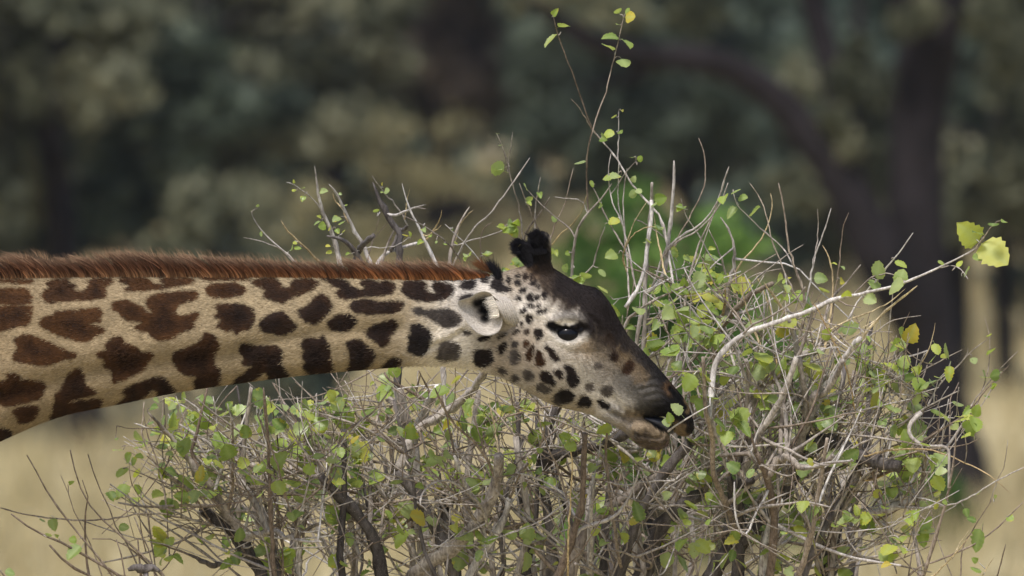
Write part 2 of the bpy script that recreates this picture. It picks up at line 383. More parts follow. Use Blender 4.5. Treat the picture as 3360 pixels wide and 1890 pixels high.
# relief strokes: crop, polyline, radius px, height m (positive = out)
RELIEF = [
    ('Y', [(470, 860), (560, 815), (680, 790), (800, 800), (900, 860), (950, 950)], 15, .010),       # brow
    ('Y', [(480, 915), (640, 915), (780, 935)], 9, .004),
    ('Y', [(480, 930), (560, 1010), (680, 1070), (800, 1040), (900, 960)], 17, -.009),             # eye opening
    ('Y', [(600, 1000), (720, 1000)], 20, -.010),
    ('Y', [(470, 1010), (560, 1110), (680, 1160), (820, 1110), (930, 1020)], 12, .003),
    ('Y', [(930, 950), (950, 960)], 9, -.006),
    ('A', [(820, 450), (900, 470), (960, 540)], 34, .006),                                          # forehead bump
    ('A', [(880, 720), (1000, 850), (1120, 1000)], 30, .005),                                       # facial crest
    ('A', [(950, 700), (1040, 800), (1120, 930)], 12, -.003),
    ('A', [(480, 800), (560, 900), (650, 960)], 55, .007),                                          # cheek muscle
    ('A', [(700, 880), (850, 1010), (1010, 1130)], 32, -.004),
    ('A', [(1010, 1100), (1090, 1190), (1150, 1240)], 14, -.005),                                   # corner of mouth fold
    ('A', [(930, 1130), (1030, 1200), (1100, 1260)], 8, -.004),
    ('M', [(1270, 640), (1330, 720), (1400, 800), (1440, 880)], 7, -.006),                          # nostril
    ('M', [(1240, 660), (1290, 740), (1360, 830)], 7, .004),
    ('M', [(1330, 650), (1400, 740), (1460, 850)], 6, .003),
    ('M', [(880, 610), (1050, 570), (1230, 610)], 5, 0.00200), ('M', [(900, 645), (1080, 610), (1240, 670)], 4, -0.00225), ('M', [(940, 690), (1110, 650), (1240, 720)], 4, 0.00150), ('M', [(970, 725), (1130, 690), (1240, 755)], 4, -0.00200),
    ('M', [(1030, 765), (1180, 735), (1260, 810)], 4, 0.00150), ('M', [(1080, 800), (1210, 785), (1290, 850)], 4, -0.00200), ('M', [(980, 560), (1110, 510), (1230, 550)], 4, -0.00200), ('M', [(940, 520), (1070, 470), (1200, 490)], 5, 0.00150),
    ('M', [(1130, 860), (1240, 850), (1310, 900)], 4, -0.00175), ('M', [(1000, 950), (1130, 930), (1230, 930)], 5, 0.00200),
    ('M', [(840, 1180), (940, 1205), (1040, 1225), (1150, 1225)], 6, -.005), ('M', [(900, 1270), (1000, 1285), (1100, 1295)], 5, -.004), ('M', [(930, 1100), (1040, 1120), (1130, 1170)], 9, .004),
    ('M', [(800, 980), (830, 1080), (830, 1180)], 8, -.004), ('M', [(600, 920), (700, 980), (800, 1060)], 6, -.004), ('M', [(560, 880), (680, 930), (800, 990)], 8, .004),
    ('A', [(640, 760), (760, 830), (900, 830)], 12, -.003), ('A', [(860, 600), (930, 660), (960, 720)], 6, -.003), ('A', [(880, 590), (950, 640), (985, 720)], 6, .003),
    ('C', [(2000, 930), (2150, 880), (2280, 800)], 14, .005), ('C', [(1990, 990), (2150, 930), (2290, 850)], 9, -.003),
    ('C', [(1500, 1090), (1800, 1100), (2100, 1140), (2400, 1180)], 12, -.004),                     # throat groove
    ('B', [(0, 1090), (600, 930), (1200, 850), (1650, 800)], 34, -.012), ('C', [(300, 1000), (1000, 880), (1700, 840)], 26, -.009), ('B', [(0, 900), (600, 760), (1200, 680), (1650, 640)], 40, .007), ('C', [(400, 760), (1000, 700), (1700, 660)], 30, .006), ('C', [(500, 1180), (1200, 1120), (1900, 1090)], 22, .006), ('B', [(200, 420), (330, 560)], 34, .006), ('B', [(820, 400), (960, 540)], 34, .006), ('B', [(1420, 380), (1560, 520)], 34, .006), ('C', [(850, 480), (960, 640)], 30, .005), ('C', [(1500, 480), (1600, 620)], 26, .005),
    ('A', [(330, 700), (390, 700), (440, 660)], 7, -.005),
    ('A', [(420, 560), (520, 580), (600, 560)], 18, .004), ('A', [(640, 620), (560, 600), (480, 590)], 10, .003),
]
uv = uv_of(co)
for k, pts, r, h in RELIEF:
    pl = cr(k, pts); lo, hi = pl.min(0) - 3 * r, pl.max(0) + 3 * r
    m = np.where(((uv > lo) & (uv < hi)).all(1))[0]
    side = np.clip((np.abs(no[m, 1]) - .12) / .4, 0, 1)
    co[m] += no[m] * (h * side * np.exp(-(seg_dist(uv[m], pl) / r) ** 2))[:, None]
# throat rings and soft flesh ripples
m = (uv[:, 0] > 1300) & (uv[:, 0] < 1620) & (uv[:, 1] > 1130)
co[m, 2] += .0012 * np.sin(uv[m, 0] * .42) * np.clip((uv[m, 1] - 1130) / 60, 0, 1)

SPOTS = []   # crop, tone, polygon
def sp(k, tone, *pp): SPOTS.append((cr(k, pp), tone))
sp('B',.1,(0,283),(235,288),(215,310),(0,307))
sp('B',.1,(310,310),(400,280),(470,280),(480,310),(520,325),(500,360),(560,370),(610,330),(600,300),(650,275),(770,280),(765,310),(705,340),(725,370),(720,405),(640,420),(400,435),(325,448),(285,400),(300,365),(340,345))
sp('B',.1,(820,280),(900,265),(1000,275),(1040,315),(1130,320),(1085,290),(1130,270),(1320,280),(1310,310),(1240,325),(1120,345),(930,365),(830,355),(900,330),(820,305))
sp('B',.1,(1370,270),(1656,262),(1730,268),(1656,290),(1400,290))
sp('B',.1,(1410,330),(1450,312),(1600,308),(1660,330),(1675,365),(1640,390),(1550,412),(1430,400),(1400,360))
sp('B',0,(0,345),(190,345),(215,400),(220,440),(200,455),(-60,455),(-60,345))
sp('B',0,(-60,465),(220,460),(220,510),(200,590),(60,620),(-60,650))
sp('B',0,(270,570),(300,540),(360,530),(380,500),(470,495),(560,490),(660,475),(705,505),(680,540),(690,570),(600,585),(700,610),(715,635),(660,660),(600,710),(520,700),(430,670),(340,635),(290,610))
sp('B',.1,(765,460),(790,430),(860,425),(950,460),(990,500),(1040,520),(1000,450),(1010,405),(1120,375),(1280,362),(1345,370),(1350,405),(1300,430),(1200,460),(1190,500),(1220,540),(1350,505),(1350,535),(1310,580),(1330,610),(1230,640),(1170,690),(1100,700),(1040,680),(1000,640),(910,620),(940,590),(1000,575),(880,570),(830,540),(810,500),(770,490))
sp('C',.3,(20,630),(80,605),(250,605),(350,640),(385,710),(370,790),(330,840),(240,850),(215,890),(190,850),(90,840),(25,815),(80,760),(25,720),(50,680))
sp('B',0,(90,690),(150,660),(210,665),(300,700),(380,730),(430,760),(530,795),(500,820),(440,825),(330,865),(270,865),(100,840),(90,800),(130,750))
sp('B',.1,(650,785),(720,770),(720,720),(790,670),(825,670),(850,720),(910,730),(960,780),(1040,785),(1045,800),(1000,850),(980,900),(880,950),(780,990),(765,960),(760,900),(710,880),(715,830),(670,805))
sp('B',.3,(1170,800),(1200,775),(1280,745),(1350,720),(1380,680),(1390,650),(1440,655),(1475,690),(1490,740),(1460,790),(1450,860),(1500,900),(1500,1000),(1420,1030),(1340,1040),(1320,980),(1340,940),(1270,935),(1200,880))
sp('B',.1,(-80,985),(60,975),(50,920),(120,930),(160,970),(220,970),(300,985),(315,1020),(280,1090),(180,1120),(60,1150),(20,1140),(-80,1110))
sp('B',.2,(450,960),(500,900),(550,885),(575,940),(580,1000),(620,1030),(670,1055),(600,1080),(490,1100),(470,1120),(690,1090),(700,1150),(620,1180),(500,1200),(390,1235),(350,1230),(370,1130),(385,1060),(430,1010))
sp('B',.2,(85,1180),(150,1150),(200,1140),(270,1150),(260,1210),(200,1250),(140,1260),(120,1220))
sp('B',.3,(-80,1300),(60,1300),(95,1340),(60,1390),(-80,1430))
sp('B',.4,(830,1045),(900,1000),(980,980),(1050,950),(1110,945),(1160,1000),(1210,1050),(1150,1090),(1090,1090),(1080,1050),(1040,1020),(1000,1070),(960,1095),(830,1150),(780,1150),(870,1080))
sp('C',.5,(250,980),(330,970),(380,1000),(480,985),(600,1000),(635,1040),(620,1150),(660,1220),(710,1270),(600,1290),(520,1290),(480,1220),(430,1260),(330,1320),(180,1350),(230,1280),(310,1220),(370,1175),(260,1155),(290,1100),(245,1050))
sp('C',.35,(350,410),(420,380),(500,365),(580,380),(640,430),(610,460),(700,455),(720,400),(820,375),(920,385),(965,415),(930,460),(880,490),(780,525),(720,545),(640,600),(580,580),(490,560),(460,530),(490,480),(400,440))
sp('C',.5,(420,800),(450,750),(530,690),(640,675),(680,720),(740,780),(765,810),(740,850),(640,890),(540,880),(440,850))
sp('C',.55,(775,660),(860,630),(910,570),(950,530),(1000,515),(1060,550),(1080,600),(1090,645),(1040,700),(990,760),(930,795),(850,770),(800,720))
sp('C',.5,(1000,378),(1130,375),(1230,395),(1250,440),(1300,465),(1370,480),(1400,460),(1340,420),(1370,385),(1480,390),(1520,420),(1560,400),(1640,405),(1670,440),(1640,510),(1540,525),(1440,540),(1330,550),(1210,570),(1140,540),(1130,500),(1170,470),(1090,440),(1060,400))
sp('C',.55,(1240,615),(1290,575),(1400,565),(1500,585),(1620,590),(1740,585),(1745,620),(1710,660),(1640,690),(1440,700),(1330,690),(1260,650))
sp('C',.6,(1040,800),(1080,750),(1140,710),(1220,697),(1290,730),(1320,765),(1290,820),(1220,850),(1150,858),(1070,830))
sp('C',.6,(1405,880),(1430,820),(1520,790),(1600,760),(1670,750),(1690,790),(1670,850),(1630,890),(1610,960),(1580,990),(1530,995),(1490,950),(1420,910))
sp('C',.45,(800,970),(840,930),(900,920),(960,930),(1010,900),(1040,960),(1060,1010),(1080,1090),(1090,1170),(1110,1220),(1000,1245),(870,1240),(830,1170),(850,1140),(810,1080),(840,1030))
sp('C',.6,(1215,960),(1270,935),(1330,930),(1400,980),(1470,1040),(1490,1080),(1450,1150),(1400,1200),(1300,1225),(1240,1220),(1260,1100),(1230,1010))
sp('C',.6,(1550,1200),(1590,1130),(1640,1095),(1690,1110),(1725,1140),(1690,1175),(1620,1205))
sp('C',.6,(1730,460),(1740,410),(1780,390),(1900,395),(1950,420),(1950,480),(1990,510),(2040,510),(2010,470),(2015,410),(2060,405),(2180,430),(2205,470),(2180,530),(2120,565),(1990,580),(1880,585),(1780,540),(1740,500))
sp('C',1.3,(1820,655),(1870,640),(1960,660),(2080,650),(2180,660),(2230,690),(2280,740),(2250,790),(2160,820),(2090,810),(2030,760),(1930,710),(1850,700))
sp('C',.9,(1810,800),(1830,785),(1900,800),(1960,830),(2005,890),(1990,960),(1960,1030),(1920,1080),(1880,1080),(1780,1040),(1800,970),(1780,910),(1810,880))
sp('C',1.6,(2070,990),(2090,960),(2160,950),(2240,970),(2260,1010),(2250,1110),(2140,1125),(2040,1115),(2060,1060))
sp('C',.9,(2250,440),(2290,400),(2400,375),(2410,430),(2370,470),(2290,475))
sp('C',.8,(2080,380),(2290,376),(2270,392),(2100,394)); sp('C',1.4,(2290,860),(2330,850),(2360,870),(2340,890),(2300,890))
for t, pl in [
 (1,[(232,395),(240,375),(285,375),(285,400),(245,420)]),(1,[(295,400),(330,370),(365,375),(370,430),(420,447),(405,472),(335,467),(285,440)]),
 (1,[(385,385),(400,375),(415,395),(410,415),(392,420)]),(.9,[(432,405),(465,398),(478,420),(460,432),(436,425)]),(.8,[(432,370),(460,362),(468,378),(445,386)]),
 (.7,[(485,370),(505,355),(520,375),(510,395),(490,395)]),(.7,[(525,370),(540,358),(540,385),(527,402)]),(.8,[(520,425),(550,400),(565,400),(560,430)]),
 (.9,[(455,455),(500,440),(498,470),(470,475)]),(.9,[(567,435),(578,425),(585,450),(575,460)]),(.9,[(500,495),(530,470),(550,500),(550,525),(510,522)]),
 (.9,[(555,490),(570,485),(582,500),(572,515),(557,510)]),(.9,[(597,490),(612,462),(628,480),(622,510),(607,515)]),(1,[(500,540),(530,533),(550,550),(540,567),(515,560)]),
 (1,[(566,550),(585,538),(592,555),(575,564)]),(1,[(563,585),(595,568),(607,585),(590,602),(568,597)]),(1,[(606,577),(620,563),(627,578),(614,590)]),
 (1,[(440,500),(455,492),(472,505),(465,518),(445,512)]),(1,[(468,577),(490,558),(507,575),(485,592),(470,592)]),(.9,[(497,620),(510,605),(535,605),(540,635),(525,660),(505,655)]),
 (.8,[(465,650),(478,643),(486,660),(475,677),(466,668)]),(.9,[(425,705),(450,690),(465,705),(440,725),(424,720)]),(.6,[(493,695),(515,690),(520,715),(505,730),(492,715)]),
 (.8,[(545,700),(560,685),(590,690),(605,715),(595,740),(575,755),(560,750)]),(.9,[(215,745),(240,728),(295,728),(290,745),(240,752),(225,760)]),(.9,[(330,740),(350,720),(385,715),(370,735),(340,750)]),
 (.8,[(335,800),(355,775),(385,767),(390,800),(370,830),(355,850),(335,820)]),(1.2,[(412,780),(425,758),(450,760),(460,780),(440,800),(420,800)]),(1.5,[(405,830),(430,805),(455,820),(470,860),(455,895),(425,905),(405,870)]),
 (.3,[(483,770),(500,750),(520,770),(510,797),(493,798)]),(.3,[(500,840),(515,810),(540,785),(552,800),(545,840),(520,880),(505,870)]),(.4,[(555,870),(570,808),(600,840),(620,890),(590,910),(560,912)]),
 (.8,[(605,800),(620,785),(660,810),(680,840),(705,875),(680,885),(655,870),(640,830)]),(.9,[(190,830),(215,810),(280,808),(300,830),(312,870),(290,900),(240,915),(200,905)]),
 (1.6,[(480,945),(500,932),(530,938),(550,965),(540,995),(505,998),(485,975)]),(1.6,[(415,970),(435,960),(465,980),(455,1005),(430,1005)]),(.9,[(585,960),(610,938),(640,950),(665,980),(680,1010),(670,1035),(630,1015),(595,1000)]),
 (1.5,[(560,1030),(590,1010),(640,1030),(660,1045),(640,1070),(600,1070),(570,1055)]),(.9,[(665,940),(690,928),(715,945),(718,985),(700,990),(675,965)]),(1,[(728,905),(765,905),(790,935),(815,975),(818,1010),(790,1040),(765,1035),(745,1000),(740,950)]),
 (1.1,[(660,1110),(690,1060),(740,1045),(790,1075),(785,1110),(740,1130),(690,1140)]),(1,[(800,1140),(830,1085),(860,1085),(895,1125),(880,1150),(840,1155)]),(1.6,[(858,1020),(880,1003),(905,1020),(905,1055),(880,1060),(860,1045)]),
 (1.5,[(940,1060),(965,1030),(1010,1030),(1020,1060),(990,1095),(965,1090)]),(1,[(920,1110),(950,1105),(1000,1150),(990,1170),(940,1150)]),(1.6,[(905,910),(925,890),(960,905),(950,920),(915,925)]),
 (.4,[(1075,920),(1110,878),(1140,890),(1138,940),(1100,962),(1072,947)]),(.5,[(1000,850),(1020,820),(1050,840),(1040,880),(1010,880)]),(1.4,[(335,925),(360,915),(388,950),(370,968),(342,947)]),
 (1,[(110,497),(160,480),(195,485),(150,507),(113,517)])]: sp('A', t, *pl)
TONES = np.array([lin((86, 57, 32)), lin((56, 39, 28)), lin((46, 39, 38)), lin((48, 42, 41)), lin((98, 91, 86))])
TONES = TONES * np.array([.62, .56, .54, .54, .72])[:, None]
TX = np.array([0, .45, .9, 1.05, 1.6])
BROWN, DARK, BLACK = lin((118, 90, 62)), lin((58, 46, 42)), lin((22, 20, 23))
TAN, WHITE, GREY, GOLD = lin((188, 169, 136)), lin((226, 219, 208)), lin((190, 183, 174)), lin((162, 136, 100))
TAN, WHITE, GREY, GOLD = TAN * .64, WHITE * .96, GREY * .93, GOLD * .68
BROWN, DARK, BLACK = BROWN * .55, lin((50, 43, 42)) * .5, BLACK * .55
STROKES = [  # crop, polyline, radius px (full colour), softness px, colour, alpha
    ('O', [(1610, 900), (1620, 1240)], 60, 150, WHITE * .80, .75), ('O', [(1480, 1190), (1620, 1100)], 40, 90, WHITE, .6),
    ('O', [(1700, 960), (1850, 1180), (2050, 1360)], 150, 90, GREY * .95, .9),
    ('A', [(360, 470), (560, 570)], 22, 40, WHITE, .7), ('A', [(450, 400), (560, 370), (590, 460)], 30, 40, GOLD * .75, .65),
    ('A', [(600, 470), (720, 560)], 28, 40, WHITE * .8, .6), ('A', [(400, 820), (560, 800), (640, 880)], 40, 50, GOLD * .9, .5),
    ('A', [(760, 820), (900, 900), (1000, 1000)], 60, 50, WHITE * .8, .55), ('A', [(500, 1100), (720, 1150), (860, 1180)], 16, 26, TAN * .9, .5),
    ('A', [(560, 250), (600, 330), (700, 400), (780, 480)], 36, 34, BROWN * .75, .9),
    ('A', [(880, 760), (1000, 840), (1120, 930)], 34, 36, GOLD * .8, .8), ('A', [(1000, 720), (1100, 830), (1180, 930)], 16, 20, GOLD, .7),
    ('A', [(780, 420), (900, 470), (940, 560), (1000, 640)], 44, 34, DARK * .8, 1), ('A', [(890, 450), (950, 500), (985, 570)], 26, 20, BLACK * 1.3, .9),
    ('A', [(980, 560), (1070, 720), (1200, 860), (1330, 1010)], 30, 20, DARK, .95), ('A', [(760, 600), (850, 640), (880, 700)], 10, 22, DARK, .6),
    ('A', [(990, 740), (1020, 800), (1060, 850)], 6, 10, BROWN * .6, .7), ('A', [(1060, 770), (1180, 900), (1280, 980)], 9, 10, DARK, .5),
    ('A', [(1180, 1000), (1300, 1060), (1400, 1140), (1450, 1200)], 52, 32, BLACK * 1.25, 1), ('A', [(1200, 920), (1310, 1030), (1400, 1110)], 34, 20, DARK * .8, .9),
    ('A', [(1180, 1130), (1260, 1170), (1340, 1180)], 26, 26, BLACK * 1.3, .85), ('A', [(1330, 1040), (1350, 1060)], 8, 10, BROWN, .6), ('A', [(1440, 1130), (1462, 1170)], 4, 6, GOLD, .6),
    ('A', [(960, 930), (1050, 990), (1130, 1090)], 26, 40, GREY * .42, .6), ('A', [(1020, 1130), (1100, 1160), (1150, 1190)], 22, 28, WHITE * .8, .7),
    ('A', [(1150, 1280), (1230, 1300), (1320, 1340)], 44, 24, lin((150, 131, 106)) * .8, .9), ('A', [(1400, 1250), (1440, 1290)], 22, 16, lin((150, 128, 98)) * .65, .95), ('A', [(1410, 1200), (1480, 1250), (1475, 1285)], 9, 9, BLACK * 1.3, .95),
    ('A', [(1180, 1340), (1260, 1370), (1330, 1370)], 14, 14, DARK, .7), ('A', [(1150, 1310), (1200, 1320)], 6, 10, DARK, .6), ('A', [(1010, 1230), (1090, 1290)], 16, 18, GREY * .5, .7),
    ('A', [(1010, 1150), (1080, 1210), (1110, 1240)], 5, 10, DARK, .5),
    ('M', [(1000, 965), (1110, 975), (1200, 965), (1240, 1000), (1290, 1120)], 9, 5, BLACK, 1), ('M', [(1010, 985), (1120, 1080), (1200, 1140)], 5, 4, BLACK, 1),
    ('M', [(1270, 640), (1330, 720), (1400, 800), (1440, 880)], 5, 4, BLACK, 1),
    ('Y', [(520, 850), (620, 800), (760, 790), (860, 830)], 8, 10, GREY * .45, .75), ('Y', [(560, 905), (660, 895), (780, 915)], 9, 7, WHITE, .95),
    ('Y', [(440, 905), (500, 950), (560, 1020), (660, 1080), (760, 1070), (850, 1010), (930, 950)], 12, 5, BLACK, 1), ('Y', [(540, 960), (680, 990), (800, 980)], 16, 6, BLACK, 1),
    ('Y', [(850, 900), (900, 930), (950, 970)], 10, 6, BLACK, 1), ('Y', [(440, 910), (540, 935), (700, 950), (830, 950)], 4, 4, BLACK, 1),
    ('Y', [(480, 1060), (600, 1150), (760, 1150), (900, 1070)], 6, 10, WHITE * .8, .6),
    ('R', [(960, 400), (990, 440)], 34, 14, BROWN * .55, .9), ('R', [(740, 230), (800, 320), (860, 390)], 28, 7, BLACK, 1), ('R', [(940, 90), (960, 220), (980, 330)], 30, 9, BLACK, 1),
    ('B', [(0, 268), (1656, 262)], 2, 5, DARK, .5),
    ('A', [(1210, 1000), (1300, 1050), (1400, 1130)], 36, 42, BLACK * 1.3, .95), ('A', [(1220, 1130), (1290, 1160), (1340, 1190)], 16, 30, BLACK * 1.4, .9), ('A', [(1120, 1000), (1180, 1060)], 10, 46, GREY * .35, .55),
    ('A', [(640, 350), (760, 450), (850, 480)], 26, 26, DARK * 1.1, .75), ('A', [(870, 600), (960, 720), (1000, 800)], 18, 30, DARK * 1.2, .6), ('A', [(1080, 880), (1180, 960)], 14, 16, GOLD * .7, .5),
    ('A', [(1340, 1030), (1360, 1060)], 7, 9, BROWN, .55), ('A', [(1438, 1130), (1462, 1175)], 4, 5, GOLD, .6), ('M', [(1270, 640), (1330, 720), (1400, 800), (1440, 880)], 5, 4, BLACK, 1),
]
_mr = np.random.default_rng(3); _mk = [( _mr.normal(0, .11, 2), _mr.uniform(0, 6.28)) for _ in range(9)]
def mottle(p):
    w = np.stack([np.sin(p[:, 1] * .05), np.cos(p[:, 0] * .06)], -1) * 9
    return sum(np.sin((p + w) @ k + f) for k, f in _mk) / 3.0
def paint(uvp, want_sdf=True):
    n = len(uvp); base = np.tile(TAN * .92, (n, 1)); mott = mottle(uvp); mott2 = mottle(uvp * .31 + 400)
    # neck grows warmer and a little darker towards the shoulder
    w = np.clip((900 - uvp[:, 0]) / 1200, 0, 1)[:, None]; base = base * (1 - w * .12 * np.array([.6, 1, 1.4]))
    for k, pts, r, sf, c, a in STROKES:
        pl = cr(k, pts); e = r + 2.2 * sf
        m = np.where(((uvp > pl.min(0) - e) & (uvp < pl.max(0) + e)).all(1))[0]
        if not len(m): continue
        d = np.maximum(seg_dist(uvp[m], pl) - r + min(9., sf * .5) * mott[m], 0)
        al = (a * np.exp(-(d / sf) ** 2))[:, None]; base[m] = base[m] * (1 - al) + c * al
    base = base * (1 + .055 * mott + .05 * mott2)[:, None]
    sdf = np.full(n, -.06); tone = np.full(n, .5)
    for pl, t in SPOTS:
        m = np.where(((uvp > pl.min(0) - 70) & (uvp < pl.max(0) + 70)).all(1))[0]
        if not len(m): continue
        pc = chaikin(pl); d = seg_dist(uvp[m], pc, True) * S; d = np.where(inside(uvp[m], pc), d, -d)
        up = d > sdf[m]; sdf[m[up]] = d[up]; tone[m[up]] = t
    # keep spots off the eye, nose and mouth
    off = (uvp[:, 0] > 2130)
    sdf = np.where(uvp[:, 0] < 1600, sdf + .0028, sdf + .0022)
    sdf[off] = -.06
    tone = tone + .10 * mott2
    sc = np.stack([np.interp(tone, TX, TONES[:, i]) for i in range(3)], -1)
    sc = sc * (1 + .16 * mott)[:, None].clip(.6, 1.5)
    return base, sdf, sc
uv = uv_of(co)
base, sdf, spc = paint(uv)
# patches go on down the neck beyond the picture edge
_sd = np.c_[_mr.uniform(-640, -60, 34), _mr.uniform(860, 2000, 34)]
_m = uv[:, 0] < -28
_dd = np.sqrt(((uv[_m][:, None] - _sd[None]) ** 2).sum(-1)); _dd.sort(1)
sdf[_m] = np.maximum(sdf[_m], ((_dd[:, 1] - _dd[:, 0]) * .5 - 20) * S * np.clip((-28 - uv[_m, 0]) / 30, 0, 1) - .004)
spc[_m] = TONES[0]
# rest of the animal, beyond the left edge of the picture: trunk, legs, tail root
def Wl(rows):      # x, ztop, zbot, hw -> px rows for loft
    return [(1680 + x / S, HV - (zt - CH) / S, 1680 + x / S, HV - (zb - CH) / S, hw, 2.2, 0) for x, zt, zb, hw in rows]
bv, bf = loft(Wl([(-1.72, 2.80, 2.10, .21), (-1.95, 2.90, 1.85, .29), (-2.25, 3.02, 1.70, .34), (-2.6, 2.95, 1.68, .37), (-3.0, 2.78, 1.72, .38), (-3.35, 2.60, 1.78, .35), (-3.6, 2.45, 1.85, .27), (-3.72, 2.3, 2.0, .12)]), 40, 32)
BV = [bv]; BF = list(bf); bn = len(bv)
for lx, ly, top, kn in ((-2.10, -.20, 2.1, 1), (-2.22, .20, 2.1, 1), (-3.35, -.20, 2.05, -1), (-3.25, .20, 2.05, -1)):
    pts = catmull([(lx, ly * .8, top), (lx + .03 * kn, ly, 1.55), (lx + .02 * kn, ly, 1.02), (lx - .03 * (kn < 0), ly, .92), (lx, ly, .25), (lx + .03, ly, .12), (lx + .06, ly, 0.0)], 40)
    q = np.linspace(0, 1, 40); rd = np.interp(q, [0, .25, .46, .52, .58, .85, .93, .96, 1], [.19, .12, .062, .075, .055, .046, .06, .075, .085])
    v, f = tube(pts, rd, 14); BV.append(v); BF += [[i + bn for i in ff] for ff in f]; bn += len(v)
rest = remesh(np.vstack(BV), BF, .02, 6)
rn = len(rest.vertices); rc = np.empty(rn * 3, np.float32); rest.vertices.foreach_get('co', rc); rc = rc.reshape(-1, 3)
# voronoi-like patches for the unseen body
seeds = np.c_[rng.uniform(-3.9, -1.5, 150), rng.uniform(-.4, .4, 150), rng.uniform(.6, 3.1, 150)]
dd = np.sqrt(((rc[:, None, :] - seeds[None]) ** 2).sum(-1)); dd.sort(1)
rsdf = (dd[:, 1] - dd[:, 0]) * .5 - .018
polys = np.empty(len(skin.polygons) * 4, np.int32)
def tri_faces(me):
    me.calc_loop_triangles(); t = np.empty(len(me.loop_triangles) * 3, np.int32); me.loop_triangles.foreach_get('vertices', t); return t.reshape(-1, 3)
tr_skin = tri_faces(skin); tr_rest = tri_faces(rest)
body = mesh_from('giraffe_body', np.vstack([co, rc]), np.vstack([tr_skin, tr_rest + nv]))
set_col(body, 'fur', np.vstack([base, np.tile(TAN * .85, (rn, 1))]))
set_col(body, 'spotcol', np.vstack([spc, np.tile(TONES[0], (rn, 1))]))
set_f(body, 'spot', np.r_[sdf, rsdf])
giraffe = tag(empty('giraffe', (-2.6, 0, 0)), 'spotted giraffe with lowered neck and brown mane browsing the leafy shrub', 'giraffe')
link('body', body, FUR, giraffe)

# strand helper: roots (n,3), dirs list of control offsets -> tapered ribbons facing roughly the camera
def ribbons(curves, width, cols, segs):
    """curves (n,segs+1,3), width (n,), cols (n,segs+1,3)"""
    n = len(curves); k = segs + 1
    T = np.gradient(curves, axis=1); T /= np.maximum(np.linalg.norm(T, axis=2, keepdims=True), 1e-9)
    vdir = np.array([0, 1.0, 0]) + rng.normal(0, .35, (n, 1, 3))
    side = np.cross(T, vdir); side /= np.maximum(np.linalg.norm(side, axis=2, keepdims=True), 1e-9)
    w = width[:, None] * np.linspace(1, .12, k)[None] * .5
    L = curves - side * w[..., None]; R = curves + side * w[..., None]
    V = np.stack([L, R], 2).reshape(-1, 3)
    b0 = np.arange(n)[:, None] * (2 * k) + np.arange(segs) * 2
    F = np.stack([b0, b0 + 1, b0 + 3, b0 + 2], -1).reshape(-1, 4)
    C = np.repeat(cols.reshape(-1, 3), 2, 0)
    return V, F, C
def ribbon_obj(name, parts, parent, kind=None):
    V = []; F = []; C = []; n = 0
    for v, f, c in parts: V.append(v); F.append(f + n); C.append(c); n += len(v)
    me = mesh_from(name, np.vstack(V), np.vstack(F)); set_col(me, 'col', np.vstack(C))
    o = link(name, me, HAIR, parent)
    if kind: o['kind'] = kind
    return o
# short coat: one thin hair per sample on the seen skin
area_v = co[tr_skin]; ar = .5 * np.linalg.norm(np.cross(area_v[:, 1] - area_v[:, 0], area_v[:, 2] - area_v[:, 0]), axis=1)
okf = (area_v[:, 0, 0] > -1.45) & (area_v[:, 0, 1] < .10)
pr = np.where(okf, ar, 0); pr /= pr.sum()
NF = 120000
fi = rng.choice(len(tr_skin), NF, p=pr); bc = rng.dirichlet((1, 1, 1), NF)
root = (area_v[fi] * bc[..., None]).sum(1); nrm = np.cross(area_v[fi, 1] - area_v[fi, 0], area_v[fi, 2] - area_v[fi, 0]); nrm /= np.maximum(np.linalg.norm(nrm, axis=1, keepdims=True), 1e-12)
flip = ((no[tr_skin[fi, 0]] * nrm).sum(1) < 0); nrm[flip] *= -1
ruv = uv_of(root)
keep = ~((ruv[:, 0] > 1800) & (ruv[:, 0] < 1935) & (ruv[:, 1] > 1058) & (ruv[:, 1] < 1128))
root, nrm, ruv = root[keep], nrm[keep], ruv[keep]
b_, s_, c_ = paint(ruv)
n_ = len(root)
mixf = (s_ + rng.normal(0, .003, n_) > 0)[:, None]; hc = np.where(mixf, c_, b_)
hc = hc * rng.lognormal(0, .22, n_)[:, None] * 1.05
w_ = np.clip((ruv[:, 0] - 1600) / 150, 0, 1)[:, None]
fl = np.array([-1, 0, -.10]) * (1 - w_) + np.array([-.6, 0, .75]) * w_
fl = fl + rng.normal(0, .22, (n_, 3)); fl -= nrm * (fl * nrm).sum(1, keepdims=True); fl /= np.linalg.norm(fl, axis=1, keepdims=True)
ln = rng.uniform(.006, .012, n_)[:, None]
cv = np.stack([root - nrm * .0005, root + fl * ln * .5 + nrm * ln * .16, root + fl * ln + nrm * ln * .22], 1)
ribbon_obj('coat_hair', [ribbons(cv, rng.uniform(.0007, .0013, n_), np.repeat(hc[:, None], 3, 1), 2)], giraffe, 'stuff')

